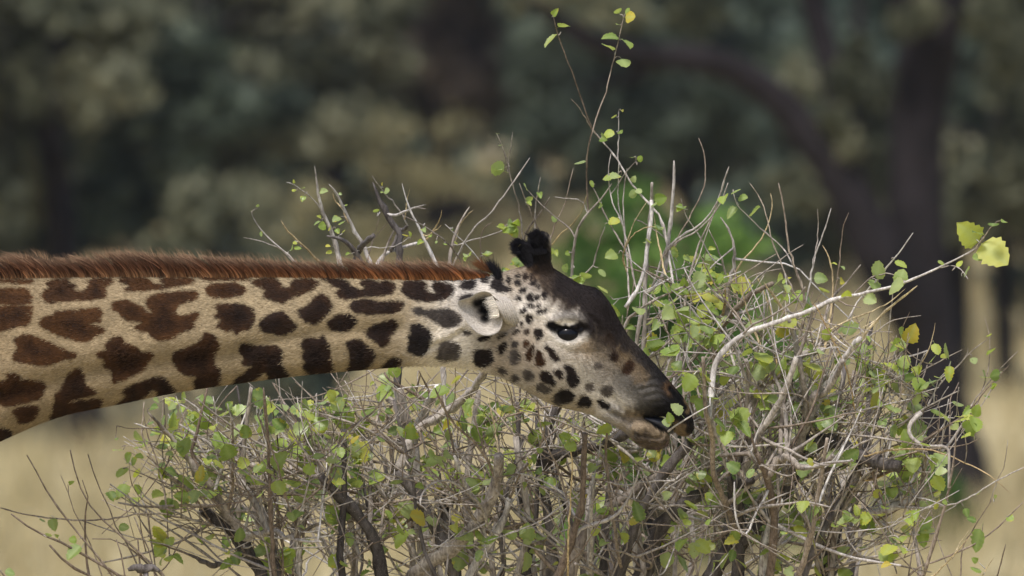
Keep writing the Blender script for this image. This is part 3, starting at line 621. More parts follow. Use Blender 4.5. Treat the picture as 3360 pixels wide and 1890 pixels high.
# mane
mt_u = np.array([-700, -300, 0, 121, 203, 386, 580, 797, 1059, 1346, 1525, 1600, 1640]); mt_v = np.array([840, 842, 852, 824, 850, 822, 828, 842, 856, 852, 862, 888, 905])
top_u = np.array([r[0] for r in neck_head]); top_v = np.array([r[1] for r in neck_head])
NM = 15000
um = rng.uniform(-520, 1612, NM); ym = rng.normal(0, .010, NM).clip(-.022, .022)
vm = np.interp(um, top_u, top_v) + 4 + np.abs(ym) * 350
ht = vm - np.interp(um, mt_u, mt_v)
cl = np.interp(um, np.linspace(-520, 1612, 260), rng.normal(0, 1, 260)); cl2 = np.interp(um, np.linspace(-520, 1612, 60), rng.normal(0, 1, 60))
ht = ht * rng.uniform(.72, 1.0, NM) * (1 + .08 * cl2 + .05 * cl)
lean = ht * (.66 + .30 * cl + rng.normal(0, .10, NM)) + 5
t = np.linspace(0, 1, 6)[None]
cu = um[:, None] - lean[:, None] * t ** 1.7; cvv = vm[:, None] - ht[:, None] * t ** .92
yy = ym[:, None] * (1 + .5 * t) + rng.normal(0, .004, NM)[:, None] * t
cv = np.stack([(cu - 1680) * S, yy, CH - (cvv - HV) * S], -1)
warm = np.clip((um - 500) / 900, 0, 1)[:, None, None]
c0 = lin((122, 92, 64)) * (1 - warm) + lin((138, 96, 58)) * warm; c1 = lin((88, 56, 36)) * (1 - warm) + lin((112, 67, 36)) * warm; c2 = lin((76, 50, 36)); c3 = lin((160, 136, 112))
tt = t[..., None]
colm = np.where(tt < .35, c0 + (c1 - c0) * tt / .35, np.where(tt < .75, c1 + (c2 - c1) * (tt - .35) / .4, c2 + (c3 - c2) * ((tt - .75) / .25) * .45))
colm = colm * (rng.lognormal(-.12, .42, NM) * (1 + .34 * cl).clip(.4, 1.7))[:, None, None]
parts = [ribbons(cv, rng.uniform(.0012, .0024, NM), colm, 5)]
NW = 1500     # wispy pale overhairs
uw = rng.uniform(-300, 1600, NW); vw = np.interp(uw, mt_u, mt_v) + 18; hw_ = rng.uniform(12, 38, NW); lw = hw_ * rng.uniform(.1, .9, NW)
cu = uw[:, None] - lw[:, None] * t ** 1.4; cvv = vw[:, None] - hw_[:, None] * t
cv = np.stack([(cu - 1680) * S, rng.normal(0, .008, NW)[:, None] * (1 + t), CH - (cvv - HV) * S], -1)
colw = np.tile(lin((150, 122, 96)), (NW, 6, 1)) * rng.uniform(.5, 1.5, NW)[:, None, None]
parts.append(ribbons(cv, rng.uniform(.0006, .001, NW), colw, 5))
ribbon_obj('mane', parts, giraffe)
# black tufts: nape and both horns
def tuft(name, base_pts, dirs, n, length, col, spread=.35, w=(.001, .002), yb=(-.02, .02)):
    bp = np.array(base_pts, float); i = rng.uniform(0, len(bp) - 1, n); a = i.astype(int).clip(0, len(bp) - 2); f = (i - a)[:, None]
    b = bp[a] * (1 - f) + bp[a + 1] * f; dv = np.array(dirs, float); dv = dv[a] * (1 - f) + dv[a + 1] * f
    dv = dv / np.linalg.norm(dv, axis=1, keepdims=True); dv = dv + rng.normal(0, spread, dv.shape)
    L = rng.uniform(.5, 1, n)[:, None] * length; tt = np.linspace(0, 1, 5)
    uvc = b[:, None] + dv[:, None] * (L * tt)[..., None] + (np.array([-8, 0]) * (tt ** 2)[:, None])[None]
    y0 = rng.uniform(*yb, n)[:, None]; y = y0 + (y0 - np.mean(yb)) * .3 * tt
    cv = np.stack([(uvc[..., 0] - 1680) * S, y, CH - (uvc[..., 1] - HV) * S], -1)
    cols = np.tile(np.array(col), (n, 5, 1)) * rng.lognormal(0, .4, n)[:, None, None]
    return ribbons(cv, rng.uniform(*w, n), cols, 4)
K = lin((20, 19, 24))
ribbon_obj('nape_tuft', [tuft('', cr('R', [(440, 560), (480, 640), (530, 700)]), [(-.35, -1), (-.1, -1), (0, -1)], 900, 52, K, .22, yb=(-.05, .0)),
                         tuft('', cr('R', [(300, 520), (420, 570)]), [(-.8, -1), (-.6, -1)], 700, 40, lin((96, 64, 40)), .25)], giraffe)
ribbon_obj('horn_tuft', [tuft('', cr('R', [(880, 160), (960, 110), (1010, 160), (1040, 280)]), [(-.6, -1), (0, -1), (.25, -1), (.15, -1)], 1500, 20, K, .30, yb=(-.105, -.04)),
                         tuft('', cr('R', [(870, 220), (900, 330), (960, 350), (1050, 330)]), [(-.8, -.6), (-.5, -.8), (0, -1), (.2, -1)], 900, 18, K, .4, yb=(-.105, -.08))], giraffe)
ribbon_obj('horn_tuft', [tuft('', cr('R', [(830, 250), (760, 210), (720, 250), (760, 330)]), [(-.3, -1), (-.7, -.8), (-1, -.3), (-.8, .3)], 1500, 20, K, .30, yb=(.045, .11))], giraffe)
# eye, lid lashes, tongue
def uvsphere(c, r, sc=(1, 1, 1), n=24):
    V = []; F = []
    for i in range(n // 2 + 1):
        ph = math.pi * i / (n // 2)
        for j in range(n):
            th = 2 * math.pi * j / n; V.append((c[0] + r * sc[0] * math.sin(ph) * math.cos(th), c[1] + r * sc[1] * math.sin(ph) * math.sin(th), c[2] + r * sc[2] * math.cos(ph)))
    for i in range(n // 2):
        for j in range(n): F.append([i * n + j, i * n + (j + 1) % n, (i + 1) * n + (j + 1) % n, (i + 1) * n + j])
    return V, F
def skin_y(u, v, rad=10):
    m = (np.abs(uv[:, 0] - u) < rad) & (np.abs(uv[:, 1] - v) < rad) & (co[:, 1] < 0)
    return co[m, 1].min() if m.any() else -.1
ye = skin_y(1862, 1096)
for sgn in (1, -1):
    c = P(1862, 1096, 0); V, F = uvsphere((c[0], sgn * (ye + .0095), c[2]), .025, (1.25, .8, .95))
    link('eye', mesh_from('eye', V, F), EYE, giraffe)
    eb = []
    pl = cr('Y', [(440, 912), (560, 925), (700, 940), (830, 930), (900, 915)])
    r_ = tuft('', pl, [(-.5, .9), (-.2, 1), (0, 1), (.3, 1), (.6, .7)], 260, 17, K, .18, (.0007, .0012), (sgn * (ye - .004) - .003, sgn * (ye - .004) + .003))
    ribbon_obj('eyelash', [r_], giraffe)
v, f = loft([(2105, 1364, 2105, 1376, .025, 2, 0), (2140, 1366, 2134, 1392, .036, 2, 0), (2178, 1372, 2168, 1412, .036, 2, 0), (2204, 1392, 2192, 1424, .028, 2, 0), (2212, 1410, 2206, 1424, .012, 2, 0)], 24, 20)
link('tongue', mesh_from('tongue', v, f), TONGUE, giraffe)
# whiskers on chin
ribbon_obj('chin_whiskers', [tuft('', cr('M', [(1000, 1330), (1120, 1330), (1210, 1290), (1240, 1240)]), [(.1, 1), (.3, 1), (.6, .8), (1, .3)], 420, 14, lin((60, 46, 38)), .3, (.0005, .0009), (-.05, .05))], giraffe)

# ears: cupped shells with a wrinkled stalk
def ear(sgn):
    out = cr('R', [(3, 925), (20, 890), (75, 868), (160, 850), (225, 800), (310, 772), (390, 790), (450, 850), (510, 900), (570, 960), (590, 1040), (545, 1100), (535, 1180), (500, 1255), (420, 1300), (310, 1305), (215, 1255), (130, 1165), (55, 1065), (8, 985)])
    out = chaikin(out); n = len(out)
    cen = cr('R', [(345, 1000)])[0]
    yb = -.104
    K_ = 12; V = []; C = []
    for lay in (0, 1):          # inner (seen) face, outer face
        for i in range(K_ + 1):
            q = i / K_
            for j in range(n):
                p = cen + (out[j] - cen) * (q if lay == 0 else q * 1.0)
                tipw = np.clip((cen[0] - out[j][0]) / 95, -1, 1)
                yr = -.150 - .012 * tipw + .022 * max(0, -tipw)
                prof = q ** 1.5 if tipw > -.3 else q ** .8
                y = yb + (yr - yb) * prof
                roll = .006 * max(0, (q - .86) / .14)     # rim rolls over towards the viewer
                y -= roll
                if lay: y += .007 + .010 * (1 - q)
                V.append(((p[0] - 1680) * S, sgn * -(-y) if sgn > 0 else -y, CH - (p[1] - HV) * S))
                dk = np.exp(-(seg_dist(p[None], cr('R', [(240, 920), (330, 900), (300, 1000), (390, 1040), (330, 1100)]))[0] / 20) ** 4)  # dark ear skin, with the hollow's shade painted into the colour too
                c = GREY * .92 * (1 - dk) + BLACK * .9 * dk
                if lay: c = GREY * .7
                C.append(c)
    V = np.array(V); F = []
    L = (K_ + 1) * n
    for i in range(K_):
        for j in range(n):
            a, b = i * n + j, i * n + (j + 1) % n
            F.append([a, b, b + n, a + n]); F.append([L + a + n, L + b + n, L + b, L + a])
    for j in range(n):
        a, b = K_ * n + j, K_ * n + (j + 1) % n; F.append([a, b, L + b, L + a])
    # stalk: wrinkled sleeve from the skull to the cup
    m0 = len(V); rings = 34; sd = 28; SV = []; SC = []
    for i in range(rings):
        q = i / (rings - 1)
        c2 = cr('R', [(690 - 190 * q, 1030 - 20 * q)])[0]; yc = -.080 - .044 * q
        ru = (26 - 2 * q) * 1.0; rv = np.interp(q, [0, .4, .8, 1], [46, 50, 44, 36]) * (1 + .035 * math.sin(q * 44 ))
        for j in range(sd):
            th = 2 * math.pi * j / sd
            SV.append(((c2[0] + ru * math.cos(th) * .75 - 1680) * S, sgn * (yc - .034 * (1 + .09 * math.sin(q * 44)) * math.sin(th)), CH - (c2[1] + rv * math.cos(th + .15) - HV) * S))
            SC.append(GREY * (.92 + .04 * math.sin(q * 44)))
    V = np.vstack([V, SV]); C = np.vstack([np.array(C), SC])
    for i in range(rings - 1):
        for j in range(sd): F.append([m0 + i * sd + j, m0 + i * sd + (j + 1) % sd, m0 + (i + 1) * sd + (j + 1) % sd, m0 + (i + 1) * sd + j])
    F.append([m0 + (rings - 1) * sd + j for j in range(sd)])
    if sgn < 0: pass
    me = mesh_from('ear', V, F)
    bm = bmesh.new(); bm.from_mesh(me); bmesh.ops.remove_doubles(bm, verts=bm.verts, dist=1e-5); bmesh.ops.recalc_face_normals(bm, faces=bm.faces); bm.to_mesh(me); bm.free()
    C2 = np.empty((len(me.vertices), 3)); src = {tuple(np.round(v, 4)): c for v, c in zip(V, C)}
    for i, v in enumerate(me.vertices): C2[i] = src.get(tuple(np.round(np.array(v.co), 4)), WHITE * .8)
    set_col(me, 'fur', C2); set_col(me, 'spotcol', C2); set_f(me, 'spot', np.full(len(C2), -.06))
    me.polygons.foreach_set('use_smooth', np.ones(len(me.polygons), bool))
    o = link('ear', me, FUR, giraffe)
    return o
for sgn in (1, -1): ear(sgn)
# pale hairs fringing the inner front edge of the near ear
ribbon_obj('ear_hair', [tuft('', cr('R', [(420, 830), (470, 920), (500, 1000), (500, 1080)]), [(-.9, .8), (-.9, .5), (-.8, .5), (-.7, -.1)], 700, 24, WHITE, .35, (.0005, .0009), (-.150, -.130))], giraffe)

# ------------------------------------------------------------------ background trees
def clump_faces(cen, rad, n, size, flat=.8):
    """n random leaf faces in an ellipsoid; returns V (4n,3), F (n,4), rnd"""
    p = rng.normal(size=(n, 3)); p /= np.linalg.norm(p, axis=1, keepdims=True); p *= (rng.uniform(0, 1, n) ** .45)[:, None]
    p = p * np.array(rad) + np.array(cen)
    a = rng.normal(size=(n, 3)); a /= np.linalg.norm(a, axis=1, keepdims=True)
    b = np.cross(a, rng.normal(size=(n, 3))); b /= np.linalg.norm(b, axis=1, keepdims=True)
    s = (size * rng.uniform(.6, 1.4, n))[:, None]
    V = np.stack([p - a * s, p + b * s * .55, p + a * s, p - b * s * .55], 1).reshape(-1, 3)
    return V, np.arange(4 * n).reshape(n, 4), np.repeat(rng.uniform(0, 1, n), 4)
def foliage_mesh(name, clumps, per, size):
    VV = []; FF = []; R = []; n = 0
    for c, r in clumps:
        v, f, q = clump_faces(c, r, per, size); tone = rng.uniform(-.36, .36)
        VV.append(v); FF.append(f + n); R.append((q * .5 + .25 + tone).clip(0, 1)); n += len(v)
    me = mesh_from(name, np.vstack(VV), np.vstack(FF), False); set_f(me, 'rnd', np.concatenate(R)); return me
def limbs_mesh(name, limbs, sides=10, rough=.05):
    b = MB()
    for pts, rad in limbs:
        n = max(8, len(pts) * 5); pp = catmull(np.c_[np.array(pts, float), np.array(rad, float)], n)
        v, f = tube(pp[:, :3], np.maximum(pp[:, 3], .004), sides, rough); b.add(v, f)
    return b.mesh(name)
def rand_limb(p0, d, L, r0, r1, n=5, wig=.18, up=.1):
    p = [np.array(p0, float)]; d = np.array(d, float); d /= np.linalg.norm(d)
    for i in range(n):
        d = d + rng.normal(0, wig, 3) + np.array([0, 0, up]); d /= np.linalg.norm(d); p.append(p[-1] + d * L / n)
    return p, np.linspace(r0, r1, n + 1)
def make_tree(h, r, low, spread, nl, per, size, lean=0.0):
    tr = rand_limb((0, 0, -.15), (lean, 0, 1), h * .6, r, r * .6, 6, .07, .25); limbs = [tr]; cl = []
    for i in range(nl):
        k = rng.uniform(.28, 1); j = k * 6; a = int(min(5, j)); p0 = tr[0][a] + (tr[0][a + 1] - tr[0][a]) * (j - a)
        an = rng.uniform(0, 2 * math.pi); L = spread * rng.uniform(.6, 1.1)
        lb = rand_limb(p0, (math.cos(an), math.sin(an), rng.uniform(.1, .9)), L, r * .38, r * .08, 6, .22, -.02); limbs.append(lb)
        for q in (3, 4, 5, 6):
            c = lb[0][q] + rng.normal(0, .35, 3); cl.append((c, np.array([1.0, 1.0, .6]) * rng.uniform(.6, 1.15) * spread * .26))
            if rng.uniform() < low:   # hanging boughs
                c2 = c - np.array([0, 0, rng.uniform(.8, 2.6)]); c2[2] = max(c2[2], 3.0)
                limbs.append(([lb[0][q], (lb[0][q] + c2) / 2 + rng.normal(0, .15, 3), c2], [r * .12, r * .09, r * .04]))
                cl.append((c2, np.array([.85, .85, .75]) * rng.uniform(.6, 1.1) * spread * .24))
    return limbs_mesh('trunk', limbs), foliage_mesh('crown', cl, per, size)
protos = []
for h, r, low, spr, nl, per, size in ((11, .26, .5, 3.6, 11, 120, .17), (9, .20, .6, 3.2, 10, 125, .16), (12, .30, .4, 4.2, 12, 120, .18), (8, .16, .6, 2.8, 10, 120, .15)):
    protos.append(make_tree(h, r, low, spr, nl, per, size))
def gpos(u, D):
    x = (u - 1680) * S * D / CD; y = D - CD; return (x, y, float(gz(x, y)) - .02)
# u in photo, distance, prototype, foliage, scale, label
TREES = [
 (290, 134, 0, FL_OL, .95, 'slim dark trunked tree with olive foliage above the giraffe mane'), (50, 140, 2, FL_OL, .85, 'broad olive tree standing at the edge beside the slim dark trunk'),
 (700, 168, 1, FL_OL, 1.0, 'olive grey tree drooping over pale grass behind the mane'), (1080, 198, 2, FL_BR, .95, 'brown leaved tree behind the snapped dark shrub stub'),
 (1500, 196, 0, FL_BR, 1.0, 'brown dry tree behind the tallest forked shoot'), (1330, 205, 3, FL_BL, 1.2, 'bluish green tree under the brown boughs'),
 (1760, 215, 1, FL_BL, 1.2, 'grey green tree beyond the bright green bush'), (2060, 190, 3, FL_DK, 1.1, 'dark green tree under the arching limb'),
 (2420, 200, 1, FL_OL, 1.1, 'blue green tree seen through the fork of the great trunk'), (2720, 185, 0, FL_OL, 1.0, 'dark tree close behind the great leaning trunk'),
 (3120, 185, 1, FL_OL, 1.1, 'dark green tree right behind the upright trunk'), (3420, 165, 2, FL_BL, .9, 'deep green tree beside the upright trunk over the straw grass'),
 (-220, 175, 0, FL_OL, 1.0, 'olive tree rising behind the giraffe shoulders'), (450, 190, 1, FL_DK, 1.15, 'dark bushy tree between the olive ones'),
 (3165, 152, 3, FL_DK, .9, 'thin dark stemmed tree beside the great trunk amid pale straw'), (3310, 148, 3, FL_OL, .95, 'slender tree at the end of the pale straw strip'),
 (150, 140, 1, FL_DK, .9, 'dark low crowned tree in shade right above the mane'), (2280, 172, 3, FL_DK, 1.0, 'dark tree whose crown fills the gap under the arching limb'), (2600, 180, 1, FL_BL, 1.0, 'grey green tree left of the leaning trunk'), (1250, 205, 1, FL_DK, 1.0, 'dark green tree behind the wide khaki bush'), (880, 215, 3, FL_DK, 1.4, 'dark low tree below the bright gap in the leaves'), (3650, 185, 0, FL_BL, 1.0, 'grey green tree past the great forked tree'), (-800, 165, 2, FL_OL, 1.0, 'broad olive tree behind the giraffe back'), (-1500, 180, 1, FL_DK, 1.1, 'dark tree behind the giraffe rump'), (4200, 175, 1, FL_DK, 1.1, 'dark tree outside the straw strip, second past the great forked tree'), (4900, 190, 2, FL_OL, 1.0, 'olive tree, third past the great forked tree'),
]
for i, (u, D, k, fm, sc, lab) in enumerate(TREES):
    t = tag(empty('savanna_tree', gpos(u, D)), lab, 'tree', 'trees at the woodland edge')
    t.rotation_euler = (0, 0, rng.uniform(0, 6.28)); t.scale = (sc, sc, sc)
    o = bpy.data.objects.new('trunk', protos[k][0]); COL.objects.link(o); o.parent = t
    if not protos[k][0].materials: protos[k][0].materials.append(TBARK)
    if not protos[k][1].materials: protos[k][1].materials.append(FL_OL)
    o = bpy.data.objects.new('crown', protos[k][1]); COL.objects.link(o); o.parent = t
    o.material_slots[0].link = 'OBJECT'; o.material_slots[0].material = fm
# great forked tree
D0 = 111.0
def T3(k, pts, r, yo=0.0):     # crop pixels -> points at the tree's distance; r in crop px (half widths)
    sc = CROPS[k][2]; q = cr(k, pts)
    y0 = D0 - CD
    yo = np.broadcast_to(np.array(yo, float), (len(q),))
    return [P(a, b, y0 + c) for (a, b), c in zip(q, yo)], np.array(r, float) / sc * S * D0 / CD
big = []
gb = P(3130, 1725, D0 - CD); gzb = float(gz(gb[0], gb[1]))
def ground_first(pts): return [np.array([gb[0], gb[1], gzb - .2])] + pts
p_, r_ = T3('T', [(1560, 2500), (1500, 2200), (1420, 1800), (1370, 1400), (1360, 1000), (1390, 500), (1440, 200), (1460, 0), (1480, -300), (1500, -700)], [190, 165, 170, 165, 150, 145, 165, 150, 130, 100], 0)
big.append((ground_first(p_), np.r_[.42, r_]))
p_, r_ = T3('T', [(1500, 2100), (1380, 1750), (1230, 1450), (1070, 1170), (950, 920), (830, 740)], [130, 140, 150, 130, 118, 110], [0, -.1, -.3, -.3, -.3, -.3]); big.append((p_, r_))
p_, r_ = T3('T', [(940, 900), (800, 730), (640, 540), (470, 410), (250, 320), (0, 300), (-300, 240), (-600, 60), (-900, -200)], [110, 100, 92, 82, 78, 66, 58, 45, 30], [-.3, -.3, -.3, -.4, -.6, -.8, -1, -1.2, -1.3]); big.append((p_, r_))
p_, r_ = T3('T', [(980, 980), (990, 760), (960, 560), (900, 330), (840, 100), (780, -150), (700, -500)], [110, 105, 82, 72, 74, 68, 50], [-.3, -.25, -.1, 0, .1, .2, .3]); big.append((p_, r_))
p_, r_ = T3('T', [(1440, 250), (1300, 60), (1220, -120), (1100, -400)], [95, 80, 70, 50], .1); big.append((p_, r_))
p_, r_ = T3('T', [(1470, 200), (1600, 30), (1700, -120), (1900, -400)], [95, 80, 70, 50], .1); big.append((p_, r_))
p_, r_ = T3('T', [(0, 300), (-100, 380), (-260, 440), (-420, 480)], [40, 34, 26, 14], -.8); big.append((p_, r_))
p_, r_ = T3('T', [(960, 560), (1040, 300), (1060, 100), (1050, -200)], [36, 32, 30, 25], [0, .1, .2, .3]); big.append((p_, r_))
bt = tag(empty('forked_tree', (gb[0], gb[1], gzb)), 'great dark forked tree with an arching limb, trunk rising from the straw grass', 'tree')
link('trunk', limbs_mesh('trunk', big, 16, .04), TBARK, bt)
cl = []
def C3(k, u, v, w, h, yo=0., n=1):
    q = cr(k, [(u, v)])[0]; c = P(q[0], q[1], D0 - CD + yo); f = S * D0 / CD / CROPS[k][2]
    return (c, np.array([w * f, w * f, h * f]))
for u, v, w, h, yo in ((980, 430, 90, 110, -.5), (930, 640, 80, 90, -.5), (1010, 770, 70, 90, -.5), (1050, 300, 70, 120, -.3), (1300, 120, 90, 80, -.6), (1420, 60, 90, 90, -.6), (200, 80, 200, 120, -.5), (-250, 60, 260, 130, -.8), (1750, 100, 160, 150, -.4), (1850, 300, 120, 140, 0.3),
                       (700, -250, 320, 120, 0), (1300, -300, 360, 140, 0), (1900, -200, 320, 160, 0), (0, -200, 340, 140, -.5), (-600, -60, 300, 150, -1), (1000, -600, 700, 240, 0), (1700, -650, 600, 240, 0), (200, -550, 600, 220, -.5)):
    cl.append(C3('T', u, v, w, h, yo))
link('crown', foliage_mesh('crown', cl, 230, .07), FL_OL, bt)
# blurred bright bushes half way
def bush(name, u, D, w, h, fm, lab, n=22, per=130, size=.06):
    b = gpos(u, D); t = tag(empty(name, b), lab, 'bush'); cl = []; lb = []
    for i in range(n):
        a = rng.uniform(0, 6.28); q = rng.uniform(0, 1) ** .5; z = rng.uniform(.15, 1); x, y = w * q * math.cos(a) * math.sqrt(1 - .75 * z * z), w * q * math.sin(a) * math.sqrt(1 - .75 * z * z)
        cl.append((np.array([x, y, z * h * .92]), np.array([.33, .33, .24]) * w)); lb.append(([(0, 0, -.1), (x * .4, y * .4, z * h * .45), (x, y, z * h * .9)], [.03, .018, .006]))
    link('stems', limbs_mesh('stems', lb, 5), TBARK, t, loc=(0, 0, 0)); link('foliage', foliage_mesh('foliage', cl, per, size), fm, t, loc=(0, 0, 0))
bush('leafy_bush', 2150, 84, 1.0, 3.25, FL_GR, 'bright green out of focus bush behind the shrub beside the giraffe head', 22, 80, .08)
bush('leafy_bush', 2420, 88, .95, 2.75, FL_GR, 'smaller green bush behind the shrub in line with the arching limb', 16, 80, .08)
bush('leafy_bush', 1010, 120, .55, 2.75, FL_BL, 'small dark green bush just above the giraffe mane', 16)
bush('leafy_bush', 3020, 100, .5, .75, FL_GR, 'low green bush in the straw at the foot of the great forked tree', 10)
bush('leafy_bush', 1420, 165, 1.5, 3.7, FL_KH, 'wide khaki bush in the tan grass behind the giraffe head', 16)
bush('leafy_bush', 900, 150, 1.2, 3.3, FL_KH, 'smaller khaki bush in pale grass beyond the mane', 14)
# far woodland: one mass of leaves and stems behind the single trees
wl_ = []
for row, (D, h0, h1, n) in enumerate(((228, 1.0, 8, 130), (250, 1, 11, 240), (280, 1.0, 14, 330))):
    for i in range(n):
        u = rng.uniform(-4200, 7500); z = rng.uniform(h0, h1); x = (u - 1680) * S * D / CD; y = D - CD + rng.uniform(-6, 6)
        zz = float(gz(x, y)) + z
        pu = PX(np.array([x, y, zz]))
        if 790 < pu[0] < 1010 and -40 < pu[1] < 190 and rng.uniform() < .93: continue
        wl_.append(((x, y, zz), (rng.uniform(1.3, 2.6), 2.0, rng.uniform(.9, 1.8))))
wood = foliage_mesh('far_woodland', wl_, 120, .38)
tag(link('far_woodland', wood, FL_DK), 'dim mass of woodland foliage closing the view beyond the single trees', 'woodland', kind='stuff')
lb = []
for i in range(90):
    D = rng.uniform(215, 280); u = rng.uniform(-4000, 7400); x, y, z = gpos(u, D)
    lb.append(rand_limb((x, y, z - .2), (rng.normal(0, .12), 0, 1), rng.uniform(7, 13), rng.uniform(.12, .28), .06, 6, .08, .2))
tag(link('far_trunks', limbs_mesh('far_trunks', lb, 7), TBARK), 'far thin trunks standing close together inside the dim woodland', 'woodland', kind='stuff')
# tall dry grass
NB = 110000
gy = 30 + 190 * rng.uniform(0, 1, NB) ** .8; gx = rng.uniform(-1, 1, NB) * (9 + (gy + CD) * .09)
cx = np.floor(gx / .5) * 12.9898 + np.floor(gy / .9) * 78.233; cf = np.abs(np.sin(cx) * 43758.5453) % 1
kk = cf < .75; gx, gy, cf = gx[kk], gy[kk], cf[kk]; nb = len(gx); gzv = gz(gx, gy) - .02
hb = (.28 + .5 * cf) * rng.uniform(.6, 1.3, nb); lean = rng.normal(0, .28, (nb, 2)) * hb[:, None]; an = rng.uniform(0, 3.14, nb); wb = rng.uniform(.008, .02, nb)
R0 = np.stack([gx, gy, gzv], -1); sdv = np.stack([np.cos(an), np.sin(an), 0 * an], -1) * wb[:, None]
mid = R0 + np.c_[lean * .4, hb * .6]; tip = R0 + np.c_[lean, hb]
V = np.stack([R0 - sdv, R0 + sdv, mid + sdv * .7, tip, mid - sdv * .7], 1).reshape(-1, 3)
me = mesh_from('dry_grass', V, np.arange(5 * nb).reshape(nb, 5), False); set_f(me, 'rnd', np.repeat((cf * .6 + rng.uniform(0, .4, nb)), 5))
tag(link('dry_grass', me, GRASS), 'tall dry straw coloured grass covering the ground behind the shrub', 'grass', kind='stuff')

# ------------------------------------------------------------------ the browsed shrub
# hand-followed stems: crop, tip->base points in crop px, radius tip/base in crop px, depth tip/base (m), material
B_, D_, T_, W_ = BARK, BARK_D, TWIG_B, STRAW
ST = []
def st(k, pts, r0, r1, y0, y1=None, m=B_, low=False): ST.append((cr(k, pts), r0 / CROPS[k][2], r1 / CROPS[k][2], y0, y0 if y1 is None else y1, m, low))
# thick framework, tip first
st('D', [(1212,280),(1235,330),(1260,420),(1300,510),(1340,590),(1420,690),(1460,760),(1465,880),(1462,980),(1440,1300)], 10, 42, .62, .62, D_)
st('H', [(440,-60),(470,60),(490,150),(520,300),(545,420),(565,600),(590,800),(620,1000),(640,1267),(660,1500)], 36, 56, .62, .7, B_, True)
st('H', [(1090,-230),(1020,-120),(960,-40),(900,30),(800,110),(680,170),(545,260)], 26, 34, .35, .6)
st('H', [(330,-40),(350,0),(430,80),(485,170)], 22, 30, .75, .64)
st('H', [(720,-60),(700,0),(640,80),(590,200)], 26, 36, .5, .6)
st('H', [(1150,420),(1155,470),(1150,560),(1120,680),(1070,780),(1000,880),(900,1010),(780,1110),(640,1170),(500,1290)], 34, 52, .30, .55, B_, True)
st('H', [(440,520),(480,560),(560,700),(650,820),(720,950),(780,1100),(840,1250),(860,1450)], 30, 44, .55, .6, D_, True)
st('H', [(690,560),(740,700),(780,850),(800,960),(830,1150),(850,1400)], 40, 48, .9, .9, D_, True)
st('H', [(1010,-40),(1000,60),(980,200),(940,420),(920,700),(930,900),(960,1100),(980,1267),(990,1450)], 18, 34, .8, .75, B_, True)
st('H', [(1230,720),(1220,780),(1180,900),(1100,1020),(1010,1130),(940,1267),(900,1420)], 20, 34, .45, .5, B_, True)
st('H', [(1758,260),(1745,600),(1740,760),(1700,920),(1640,1100),(1560,1267),(1520,1420)], 15, 34, .12, .3, T_, True)
st('H', [(1548,60),(1500,250),(1470,400),(1480,700),(1520,1000),(1540,1400)], 24, 40, .62, .7, D_, True)
st('H', [(2060,250),(2000,300),(1850,350),(1700,370),(1560,410),(1470,480)], 40, 34, .40, .62, D_)
st('H', [(2270,550),(2170,610),(2070,690),(1960,770),(1830,850),(1740,960),(1650,1250),(1600,1450)], 28, 44, .45, .5, B_, True)
st('H', [(2500,330),(2430,410),(2340,500),(2280,620),(2200,720),(2120,900),(2050,1100),(2000,1267),(1980,1450)], 34, 44, .35, .5, D_, True)
st('H', [(2600,680),(2400,790),(2280,950),(2220,1100),(2150,1267),(2110,1420)], 48, 56, .55, .6, D_, True)
st('H', [(1990,420),(1940,650),(1900,900),(1890,1260),(1880,1450)], 20, 36, .8, .8, D_, True)
st('H', [(1300,40),(1280,300),(1300,600),(1330,800),(1360,1050),(1350,1400)], 20, 40, .85, .85, D_, True)
st('F', [(1420,800),(1440,830),(1560,900),(1680,960),(1720,1080),(1800,1190),(1860,1267),(1950,1420)], 34, 50, .45, .55, D_, True)
st('F', [(1040,110),(1150,230),(1220,300),(1330,440),(1380,520),(1450,600),(1540,700),(1600,820),(1680,940)], 8, 36, .35, .46)
st('F', [(1180,550),(1250,600),(1350,680),(1500,720),(1590,830)], 9, 22, .25, .45)
st('F', [(1638,170),(1640,300),(1642,500),(1640,650),(1600,830)], 7, 15, .30, .45, T_)
st('F', [(1770,-60),(1740,150),(1720,350),(1690,600),(1675,880)], 13, 18, .38, .46)
st('F', [(1855,-60),(1890,300),(1900,600),(1910,930),(1930,1267),(1940,1420)], 9, 18, .25, .4, T_, True)
st('F', [(1250,190),(1400,280),(1560,400),(1680,580),(1760,680),(1860,870)], 8, 20, .50, .42)
st('F', [(1740,460),(1800,490),(1830,540),(1900,590),(2000,700),(2100,900)], 20, 24, .7, .7)
st('F', [(1740,500),(1900,520),(2130,535)], 12, 16, .8, .7)
st('F', [(2270,1025),(2120,1020),(2000,980),(1900,940),(1740,995)], 6, 26, .2, .46)
st('F', [(2260,560),(2290,620),(2380,690),(2480,790),(2576,900),(2650,1040),(2700,1300)], 36, 46, .4, .5, D_, True)
st('F', [(1330,1110),(1400,1150),(1480,1200),(1580,1180),(1700,1120)], 8, 26, .35, .5, D_)
st('I', [(470,560),(480,700),(475,800),(470,900),(470,1000),(465,1200),(470,1449)], 18, 44, .30, .45, D_, True)
st('I', [(560,790),(500,800),(460,860)], 24, 44, .22, .36, D_); st('I', [(400,760),(430,840),(465,900)], 18, 40, .3, .38, D_)
st('I', [(860,680),(830,760),(800,880),(700,1020),(560,1150),(400,1280),(260,1449)], 30, 54, .40, .45, D_, True)
st('I', [(1010,180),(960,250),(930,340),(910,450),(880,600),(835,740)], 22, 36, .25, .40)
st('I', [(885,-60),(920,150),(935,300)], 17, 24, .2, .26); st('I', [(1190,-40),(1150,60),(1080,180),(955,250)], 16, 22, .15, .25)
